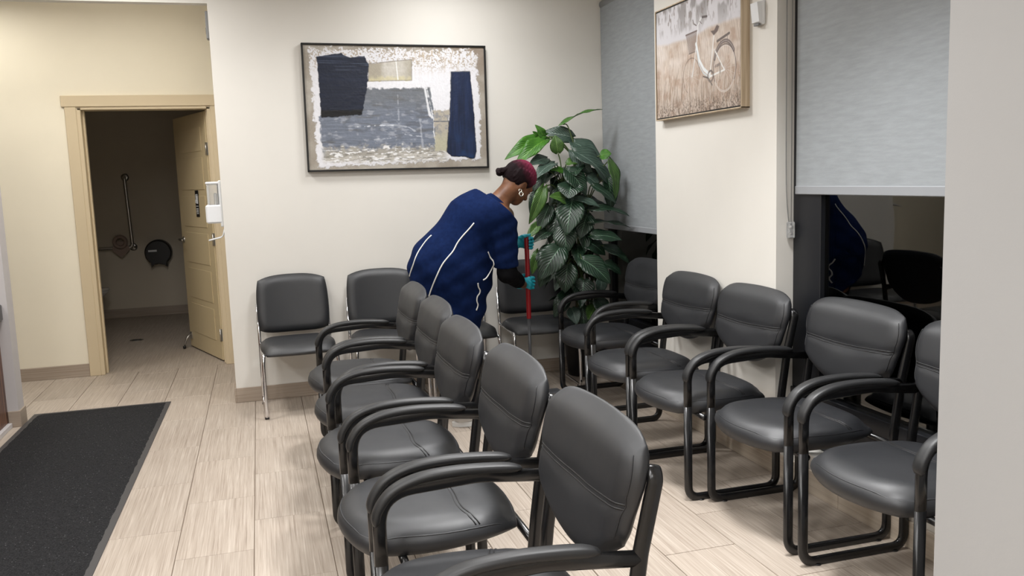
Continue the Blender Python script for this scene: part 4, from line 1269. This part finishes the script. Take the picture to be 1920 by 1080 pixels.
# earring hanging from the near ear
EAR = hl(-.004, -.090, -.046)
er = MB()
er.tube([EAR - PO + np.array([0, -.003, 0]) + .0085 * np.array([math.cos(a), 0, math.sin(a)]) for a in np.linspace(0, 2 * PI, 17)[:-1]], .0032, 6, closed=True)
er.tube([EAR - PO + np.array([.004, -.005, -.020]) + .0115 * np.array([math.cos(a), .2 * math.sin(a), math.sin(a)]) for a in np.linspace(0, 2 * PI, 17)[:-1]], .0042, 6, closed=True)
er.build('earring', plain('silver_earring', (.92, .90, .84, 1), .12, metal=1), person, True)

# polo shirt
ND = np.array([-.555, 0, -.832]); HEM = np.array([.99, YC, .650])
def d_shirt0(P):
    d = s_cap(P, (1.050, YC, .66), (1.030, YC, .90), .200, .212, 1.04)
    d = smin(d, s_cap(P, (1.030, YC, .90), (1.225, YC, 1.165), .205, .178, 1.10), .06)
    d = smin(d, s_ell(P, (1.135, YC, .865), (.165, .205, .19)), .08)
    d = smin(d, s_cap(P, (1.225, YC, 1.165), (1.285, YC, 1.235), .175, .125, 1.12), .05)
    d = smin(d, s_cap(P, SH_N + np.array([-.02, .02, .0]), SH_F + np.array([-.02, -.02, .0]), .098, .098), .07)
    d = smin(d, s_cap(P, NECK0 + np.array([-.03, 0, -.03]), NECK0 + np.array([.028, 0, .030]), .092, .070), .04)
    # soft drapes
    t = (P[..., 0] * .78 + P[..., 2] * .6)
    n = (-P[..., 0] * .6 + P[..., 2] * .78)
    d = d + .0045 * np.sin(t * 46 + n * 9 + 3 * np.sin(P[..., 1] * 7)) * ss(1.25, .8, P[..., 2]) + .003 * np.sin(n * 70 + t * 12 + P[..., 1] * 10) * ss(1.22, .9, P[..., 2])
    return d
def sleeve(P, a, b, ra, rb, cut):
    e = b - a; L = np.linalg.norm(e); e = e / L
    d = s_cap(P, a, b, ra, rb) + .003 * np.sin((P @ e) * 75 + P[..., 0] * 30)
    return smax(d, (P - (a + e * L * cut)) @ e, .006)
def d_shirt(P):
    d = d_shirt0(P)
    hem = (P - HEM) @ ND + .012 * np.sin(P[..., 0] * 20 + P[..., 1] * 13)
    d = smax(d, hem, .008)
    d = smin(d, sleeve(P, SH_N + np.array([.008, 0, -.01]), EL_N, .090, .066, .90), .035)
    d = smin(d, sleeve(P, SH_F, EL_F, .088, .068, .88), .035)
    # neck opening
    nd = (NECK1 - NECK0) / np.linalg.norm(NECK1 - NECK0)
    d = smax(d, ((P - (NECK0 + nd * .022)) @ nd), .006)
    return d
implicit('polo_shirt', d_shirt, (.72, 4.60, .48), (1.58, 5.48, 1.48), .0085, M['navy'], person, PO, 3)
shirt = [c for c in person.children if c.name.startswith('polo_shirt')][0]
def piping(pxs):
    pts = []
    for px, py in pxs:
        p = march(px, py, d_shirt)
        if p is not None: pts.append(p)
    if len(pts) < 3: return
    MB().tube([p - PO for p in spline(pts, 5)], .0042, 6).build('piping', M['piping'], shirt, True)
piping([(889, 418), (879, 430), (868, 442), (858, 455), (850, 470), (841, 481), (832, 492), (825, 504), (819, 517), (813, 531), (808, 544), (804, 556)])
piping([(809, 441), (800, 450), (791, 462), (784, 473), (779, 484), (775, 496), (771, 507), (768, 518)])
piping([(915, 472), (919, 482), (925, 490), (926, 496), (922, 504), (916, 515), (911, 522), (906, 525)])
piping([(896, 531), (897, 538), (900, 544), (899, 550), (895, 556), (894, 564), (896, 572), (893, 582)])
# folded collar
cr = []
nd = (NECK1 - NECK0) / np.linalg.norm(NECK1 - NECK0)
sx_ = np.cross(nd, (0, 1, 0)); sx_ /= np.linalg.norm(sx_)
V = []; F = []; nc = 36
for ring, (r, h) in enumerate([(.066, .046), (.070, .050), (.078, .036), (.092, .004), (.095, .000), (.088, .000)]):
    for k in range(nc):
        a = 2 * PI * k / nc
        c0 = NECK0 + nd * (h + .008) + np.array([.004, 0, .004])
        V.append(c0 + sx_ * r * math.cos(a) * 1.0 + np.array([0, 1, 0]) * r * math.sin(a) * 1.06 - PO)
for i in range(5):
    for k in range(nc):
        k2 = (k + 1) % nc; F.append((i * nc + k, (i + 1) * nc + k, (i + 1) * nc + k2, i * nc + k2))
mesh('collar', V, F, M['navy'], shirt, True)
# black under-sleeve of the near arm
def d_under(P):
    e = WR_N - EL_N; L = np.linalg.norm(e); e = e / L
    d = smin(s_cap(P, SH_N * .3 + EL_N * .7, EL_N, .056, .053), s_cap(P, EL_N, WR_N, .053, .040), .03)
    return smax(d + .0012 * np.sin((P @ e) * 90 + P[..., 1] * 40), (P - (EL_N + e * L * .70)) @ e, .004)
implicit('undersleeve', d_under, EL_N - .14, np.maximum(EL_N, WR_N) + .14, .006, M['black_cloth'], person, PO, 2)
# trousers
def d_trous(P):
    d = s_cap(P, (1.045, YC - .05, .72), (1.045, YC + .05, .72), .135, .135)
    for hy, ky, ay, kx, ax_ in ((-.075, -.13, -.20, 1.10, 1.06), (.075, .11, .13, 1.12, 1.09)):
        h_, k_, a_ = (1.06, YC + hy, .68), (kx, YC + ky, .45), (ax_, YC + ay, .07)
        d = smin(d, smin(s_cap(P, h_, k_, .098, .082), s_cap(P, k_, a_, .082, .072), .03), .04)
    d = d + .004 * np.sin(P[..., 2] * 60 + P[..., 0] * 25)
    d = smax(d, P[..., 2] - .80, .01)
    return smax(d, .06 - P[..., 2], .004)
implicit('trousers', d_trous, (.80, 4.60, .03), (1.32, 5.32, .92), .011, M['black_cloth'], person, PO, 2)
M['shoe'] = plain('pale_shoe', rgb(206, 204, 200), .5, nscale=200, nstr=.1); M['sole'] = plain('white_sole', rgb(224, 224, 222), .5, nscale=200, nstr=.05)
for ax_, ay in ((1.06, YC - .20), (1.09, YC + .13)):
    def d_shoe(P):
        d = smin(s_ell(P, (ax_ - .01, ay, .062), (.060, .044, .060)), s_ell(P, (ax_ + .12, ay, .048), (.092, .048, .042)), .05)
        return smax(d, .022 - P[..., 2], .004)
    so = implicit('shoe', d_shoe, (ax_ - .1, ay - .08, 0), (ax_ + .25, ay + .08, .15), .007, M['shoe'], person, PO, 1)
    poly = []
    for k in range(32):
        a = 2 * PI * k / 32; c, q = math.cos(a), math.sin(a)
        poly.append((ax_ + .065 + .142 * c, ay + (.050 - .008 * (c < 0)) * q))
    V = [(x, y, 0.001) for x, y in poly] + [(x, y, .028) for x, y in poly]; m = 32
    mesh('sole', np.array(V) - PO, [tuple(range(m))[::-1], tuple(range(m, 2 * m))] + [(k, (k + 1) % m, (k + 1) % m + m, k + m) for k in range(m)], M['sole'], so)

# mop
POLE = np.array([1.592, 5.165])
mop = empty('mop', (POLE[0], POLE[1], 0)); tag(mop, 'mop with red and grey pole and blue pad held by the person', 'mop')
M['red'] = plain('red_pole', rgb(150, 22, 30), .32, nscale=300, nstr=.05); M['pole_grey'] = plain('grey_pole', rgb(78, 80, 84), .35, nscale=300, nstr=.05)
M['blue_pad'] = plain('blue_mop_pad', rgb(28, 120, 170), .9, nscale=300, nstr=.6, ndist=.006)
MB().lathe([(.0145, .525), (.0150, .53), (.0150, 1.03), (.012, 1.045)], (0, 0, 0), 16).build('pole_grip', M['red'], mop, True)
MB().lathe([(.0095, .075), (.0095, .54)], (0, 0, 0), 14).build('pole', M['pole_grey'], mop, True)
MB().lathe([(.016, .045), (.018, .075), (.012, .095)], (0, 0, 0), 14).build('swivel', M['black_plastic'], mop, True)
MB().box(-.20, .20, -.05, .05, .026, .045, b=.008).build('mop_plate', M['pole_grey'], mop)
MB().box(-.225, .225, -.07, .07, .002, .028, b=.010).build('mop_pad', M['blue_pad'], mop)

# gloved hands closed round the pole
def hand(zc, mir, wrist, name):
    o = np.array([POLE[0], POLE[1], zc])
    def pt(x, y, z): return o + np.array([x, y * mir, z])
    knz = (.031, .0105, -.0105, -.0305); ln = (1.0, 1.08, 1.0, .86)
    def fn(P):
        w = np.array(wrist)
        d = s_cap(P, pt(-.060, -.024, .016), pt(.0, -.036, .024), .0200, .0135)
        d = smin(d, s_cap(P, pt(-.060, -.024, -.010), pt(.0, -.036, -.022), .0190, .0130), .022)
        d = smin(d, s_cap(P, pt(-.060, -.024, .003), pt(.0, -.037, .0), .020, .0145), .02)
        e = pt(-.068, -.022, .002); d = smin(d, s_cap(P, w + (e - w) * .35, e, .031, .026), .025)
        f = None
        for z, l in zip(knz, ln):
            a, b, c, t = pt(.0, -.035, z), pt(.031 * l, -.024, z - .002), pt(.036 * l, .010, z - .003), pt(.010, .0305, z - .003)
            g = np.minimum(np.minimum(s_cap(P, a, b, .0108, .0100), s_cap(P, b, c, .0100, .0092)), s_cap(P, c, t, .0092, .0084))
            f = g if f is None else np.minimum(f, g)
        d = smin(d, f, .006)
        th = smin(s_cap(P, pt(-.055, -.012, .026), pt(-.022, .016, .044), .0150, .0118), s_cap(P, pt(-.022, .016, .044), pt(.014, .026, .050), .0115, .0092), .006)
        d = smin(d, th, .010)
        d = d + .0012 * np.sin(P[..., 2] * 260 + P[..., 0] * 190)
        return d
    return implicit(name, fn, np.minimum(o - .10, np.array(wrist) - .05), o + .09, .0036, M['glove'], person, PO, 1)
hand(.755, 1, WR_N, 'glove')
hand(1.005, -1, WR_F, 'glove')

# ------------------------------------------------------------------ the plant
def leaf_mat(name, c_dark, c_mid, c_vein, rough=.36):
    t = NT(name).set(None, rough, 0, .5)
    tc = t.node('ShaderNodeAttribute'); tc.attribute_name = 'leafuv'
    sp = t.node('ShaderNodeSeparateXYZ'); t.link(tc.outputs['Vector'], sp.inputs[0])
    ab = t.node('ShaderNodeMath', operation='ABSOLUTE'); t.link(sp.outputs[0], ab.inputs[0])
    # side veins: bands of (along - .55 * across)
    ma = t.node('ShaderNodeMath', operation='MULTIPLY_ADD'); t.link(ab.outputs[0], ma.inputs[0]); ma.inputs[1].default_value = -.42; t.link(sp.outputs[1], ma.inputs[2])
    ms = t.node('ShaderNodeMath', operation='MULTIPLY'); t.link(ma.outputs[0], ms.inputs[0]); ms.inputs[1].default_value = 58
    sn = t.node('ShaderNodeMath', operation='SINE'); t.link(ms.outputs[0], sn.inputs[0])
    v1 = t.node('ShaderNodeMapRange'); v1.inputs['From Min'].default_value = .72; v1.inputs['From Max'].default_value = 1.0; t.link(sn.outputs[0], v1.inputs['Value'])
    mid = t.node('ShaderNodeMapRange'); mid.inputs['From Min'].default_value = .045; mid.inputs['From Max'].default_value = .015; t.link(ab.outputs[0], mid.inputs['Value'])
    k1 = t.node('ShaderNodeMath', operation='MULTIPLY'); t.link(v1.outputs[0], k1.inputs[0]); k1.inputs[1].default_value = .35
    mxm = t.node('ShaderNodeMath', operation='MAXIMUM'); t.link(k1.outputs[0], mxm.inputs[0]); t.link(mid.outputs[0], mxm.inputs[1])
    co = t.coords(); n = t.noise(co, 5, 3)
    base = t.ramp(n, [(.3, c_dark), (.7, c_mid)])
    mx = t.node('ShaderNodeMixRGB'); t.link(mxm.outputs[0], mx.inputs[0]); t.link(base, mx.inputs[1]); mx.inputs[2].default_value = c_vein
    t.link(mx.outputs[0], t.p.inputs['Base Color'])
    t.bump(sn.outputs[0], .25, .004)
    return t.m
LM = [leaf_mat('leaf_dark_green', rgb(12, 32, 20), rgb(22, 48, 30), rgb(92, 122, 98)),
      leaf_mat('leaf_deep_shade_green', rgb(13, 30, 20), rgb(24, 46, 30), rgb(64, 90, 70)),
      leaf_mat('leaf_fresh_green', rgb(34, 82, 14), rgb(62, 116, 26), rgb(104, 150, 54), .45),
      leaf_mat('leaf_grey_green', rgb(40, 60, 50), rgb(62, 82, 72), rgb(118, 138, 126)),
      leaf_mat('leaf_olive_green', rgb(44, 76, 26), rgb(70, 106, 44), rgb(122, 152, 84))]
def leaf_mesh(name, mat, droop, fold, wav, seed):
    r = random.Random(seed); nl, nw = 14, 8
    V = []; U = []; F = []
    for j in range(nl + 1):
        t = j / nl
        w = .30 * (math.sin(PI * min(1, t * .93 + .07)) ** .72) * (1.18 - .55 * t) * 1.02
        if t < .12: w *= .55 + .45 * (t / .12)
        if j == nl: w = .004
        zc = -droop * t * t + .06 * math.sin(PI * t)
        for i in range(nw + 1):
            s = -1 + 2 * i / nw
            lobe = -.10 * (abs(s) ** 1.5) * max(0, 1 - t / .25)
            z = zc + fold * abs(s) * w - .30 * (s * s) * w * w + wav * math.sin(t * 11 + s * 2 + seed) * abs(s) * w
            V.append((s * w, t + lobe, z)); U.append((s, t, 0))
    for j in range(nl):
        for i in range(nw): F.append((j * (nw + 1) + i, j * (nw + 1) + i + 1, (j + 1) * (nw + 1) + i + 1, (j + 1) * (nw + 1) + i))
    # give the blade thickness
    n1 = len(V); V += [(x, y, z - .006) for x, y, z in V]; U += U; F += [tuple(n1 + k for k in f[::-1]) for f in F]
    W = nw + 1
    rim = list(range(W)) + [j * W + nw for j in range(1, nl + 1)] + [nl * W + i for i in range(nw - 1, -1, -1)] + [j * W for j in range(nl - 1, 0, -1)]
    for k in range(len(rim)):
        a, b = rim[k], rim[(k + 1) % len(rim)]; F.append((b, a, a + n1, b + n1))
    me = bpy.data.meshes.new(name); me.from_pydata(V, [], F); me.materials.append(mat)
    at_ = me.attributes.new('leafuv', 'FLOAT_VECTOR', 'POINT'); at_.data.foreach_set('vector', np.array(U, dtype=np.float32).ravel())
    me.polygons.foreach_set('use_smooth', [True] * len(me.polygons)); me.update()
    return me
LMESH = [[leaf_mesh('leaf', m, d_, f_, w_, k) for k, (d_, f_, w_) in enumerate([(.16, .22, .10), (.28, .30, .16), (.08, .16, .12)])] for m in LM]
PX, PY = 2.165, 5.705
plant = empty('potted_plant', (PX, PY, 0)); tag(plant, 'tall artificial philodendron with large glossy leaves in a dark pot', 'plant')
MB().lathe([(.115, .0), (.12, .006), (.142, .27), (.150, .275), (.150, .295), (.138, .297), (.134, .26)], (0, 0, 0), 32).build('pot', M['black_plastic'], plant, True)
M['soil'] = plain('dark_moss', (.02, .018, .012, 1), .95, nscale=120, nstr=1, ndist=.01)
MB().lathe([(.135, .255), (.10, .268), (.02, .275)], (0, 0, 0), 24).build('soil', M['soil'], plant, True)
M['stalk'] = plain('green_stalk', rgb(74, 92, 48), .5, nscale=80, nstr=.3); M['trunk'] = plain('brown_stalk', rgb(56, 50, 36), .7, nscale=80, nstr=.5)
STK = []
for k, (dx, dy, top, rr) in enumerate([(0, 0, 1.62, .013), (.05, .03, 1.38, .011), (-.05, .02, 1.30, .010), (.02, -.05, 1.20, .010), (-.03, -.04, 1.02, .009), (.06, -.03, .98, .009)]):
    lean = (random.uniform(-.06, .06), random.uniform(-.05, .05))
    pts = spline([(dx * .5, dy * .5, .25), (dx, dy, .6), (dx - .06 + lean[0] * .5, dy - .08 + lean[1] * .5, (top + .6) / 2), (dx - .09 + lean[0], dy - .13 + lean[1], top)], 6)
    MB().tube(pts, rr, 8).build('stem', M['trunk'] if k else M['stalk'], plant, True); STK.append(pts)
def add_leaf(base, tip, width, mi, vi=0, nrm=None, roll=0.0, pet=True):
    """base, tip in room coordinates; width in metres"""
    base = np.array(base); tip = np.array(tip); d = tip - base; L = np.linalg.norm(d); y = d / L
    n = np.array(nrm if nrm is not None else (CAM - base) / np.linalg.norm(CAM - base) * .8 + np.array([0, 0, .75]), float)
    n = n - n.dot(y) * y; n /= np.linalg.norm(n)
    x = np.cross(y, n)
    c, s = math.cos(roll), math.sin(roll); x, n = x * c + n * s, n * c - x * s
    o = bpy.data.objects.new('leaf', LMESH[mi][vi]); link(o, plant)
    ws = width / .60; zs = L
    o.matrix_local = Matrix(((x[0] * ws, y[0] * L, n[0] * zs, base[0] - PX), (x[1] * ws, y[1] * L, n[1] * zs, base[1] - PY), (x[2] * ws, y[2] * L, n[2] * zs, base[2]), (0, 0, 0, 1)))
    if pet:
        b = base - np.array([PX, PY, 0])
        # nearest stem point somewhat lower
        best = None
        for st in STK:
            for p in st:
                q = np.linalg.norm(p - (b - np.array([0, 0, .16])))
                if best is None or q < best[0]: best = (q, p)
        p = best[1]
        midp = (p * .45 + b * .55) + np.array([0, 0, .05])
        e = b + y * .0 
        MB().tube(spline([p, midp, e], 5), .0042, 6).build('petiole', M['stalk'], plant, True)
    return o
# measured leaves: base pixel, tip pixel, depth of base and tip, width in pixels, material, variant
K = 1 / 285.0
LEAVES = [
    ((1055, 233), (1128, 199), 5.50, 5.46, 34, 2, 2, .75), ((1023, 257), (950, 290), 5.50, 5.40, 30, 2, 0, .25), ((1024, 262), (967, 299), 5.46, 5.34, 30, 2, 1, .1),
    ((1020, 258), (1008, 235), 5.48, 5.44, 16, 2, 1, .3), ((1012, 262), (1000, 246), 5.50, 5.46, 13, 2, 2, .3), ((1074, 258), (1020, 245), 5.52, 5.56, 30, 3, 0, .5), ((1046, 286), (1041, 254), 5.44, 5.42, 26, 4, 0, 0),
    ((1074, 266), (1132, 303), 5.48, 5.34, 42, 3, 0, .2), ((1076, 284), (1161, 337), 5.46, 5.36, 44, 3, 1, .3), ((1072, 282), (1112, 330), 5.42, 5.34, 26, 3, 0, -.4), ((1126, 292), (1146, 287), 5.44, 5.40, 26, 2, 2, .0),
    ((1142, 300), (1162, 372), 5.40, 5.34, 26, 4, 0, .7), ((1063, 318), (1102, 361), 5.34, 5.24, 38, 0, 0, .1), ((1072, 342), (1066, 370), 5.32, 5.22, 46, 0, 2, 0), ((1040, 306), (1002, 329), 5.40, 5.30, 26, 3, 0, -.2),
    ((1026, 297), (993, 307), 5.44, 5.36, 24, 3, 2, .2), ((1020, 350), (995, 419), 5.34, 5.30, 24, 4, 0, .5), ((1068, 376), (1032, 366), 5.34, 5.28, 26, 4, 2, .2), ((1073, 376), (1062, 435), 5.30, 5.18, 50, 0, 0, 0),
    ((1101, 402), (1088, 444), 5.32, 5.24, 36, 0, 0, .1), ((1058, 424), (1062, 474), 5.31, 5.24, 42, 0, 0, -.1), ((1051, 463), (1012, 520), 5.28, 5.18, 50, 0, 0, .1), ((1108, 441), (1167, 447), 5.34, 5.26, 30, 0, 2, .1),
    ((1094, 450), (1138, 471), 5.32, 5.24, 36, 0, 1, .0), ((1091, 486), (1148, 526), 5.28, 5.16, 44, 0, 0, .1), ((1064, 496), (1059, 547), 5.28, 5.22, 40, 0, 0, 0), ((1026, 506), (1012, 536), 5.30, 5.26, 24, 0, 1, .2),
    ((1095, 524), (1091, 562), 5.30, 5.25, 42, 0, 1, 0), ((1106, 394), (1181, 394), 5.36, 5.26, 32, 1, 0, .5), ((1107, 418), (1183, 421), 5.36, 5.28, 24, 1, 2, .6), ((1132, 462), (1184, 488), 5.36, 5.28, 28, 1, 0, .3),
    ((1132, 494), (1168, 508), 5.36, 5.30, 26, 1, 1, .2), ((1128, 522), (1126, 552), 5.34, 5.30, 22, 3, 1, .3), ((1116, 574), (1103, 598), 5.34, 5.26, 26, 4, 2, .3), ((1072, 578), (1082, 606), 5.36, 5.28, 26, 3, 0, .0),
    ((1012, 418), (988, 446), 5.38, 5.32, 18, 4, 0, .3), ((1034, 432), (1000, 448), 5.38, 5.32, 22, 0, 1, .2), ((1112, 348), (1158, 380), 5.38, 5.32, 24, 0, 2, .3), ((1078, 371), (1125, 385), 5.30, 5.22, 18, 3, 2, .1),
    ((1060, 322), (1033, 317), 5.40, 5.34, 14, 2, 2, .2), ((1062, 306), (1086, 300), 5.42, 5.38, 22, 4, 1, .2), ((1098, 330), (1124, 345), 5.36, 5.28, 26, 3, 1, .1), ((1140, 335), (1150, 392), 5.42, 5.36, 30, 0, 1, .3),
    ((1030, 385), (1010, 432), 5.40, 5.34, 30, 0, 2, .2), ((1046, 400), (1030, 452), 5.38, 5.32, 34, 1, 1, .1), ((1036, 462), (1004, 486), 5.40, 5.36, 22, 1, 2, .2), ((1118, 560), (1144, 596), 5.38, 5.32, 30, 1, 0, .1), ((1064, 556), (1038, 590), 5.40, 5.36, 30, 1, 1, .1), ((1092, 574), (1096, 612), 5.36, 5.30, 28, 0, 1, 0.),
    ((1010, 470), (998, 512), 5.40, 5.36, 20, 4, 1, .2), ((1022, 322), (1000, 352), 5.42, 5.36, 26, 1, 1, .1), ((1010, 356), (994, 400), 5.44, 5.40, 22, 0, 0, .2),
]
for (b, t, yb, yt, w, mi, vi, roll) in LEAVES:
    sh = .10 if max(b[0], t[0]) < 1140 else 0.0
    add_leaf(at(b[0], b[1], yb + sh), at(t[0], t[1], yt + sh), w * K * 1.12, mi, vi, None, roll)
# leaves filling the inside and the back of the crown
rl = random.Random(5)
for k in range(46):
    z = rl.uniform(.50, 1.48); a = rl.uniform(0, 2 * PI)
    R0 = .06 + .05 * rl.random(); Ln = rl.uniform(.16, .25)
    b = np.array([PX - .08 + R0 * math.cos(a), PY - .10 + R0 * math.sin(a), z])
    out = np.array([math.cos(a), math.sin(a) * .8, -rl.uniform(.1, .9)]); out /= np.linalg.norm(out)
    tip = b + out * Ln
    if tip[1] > YA - .02: tip[1] = YA - .02
    if tip[0] > 2.36: tip[0] = 2.36
    add_leaf(b, tip, rl.uniform(.10, .15), rl.choice([0, 1, 1, 0, 4]), rl.randrange(3), (math.cos(a) * .7, math.sin(a) * .7, .8), rl.uniform(-.3, .3))
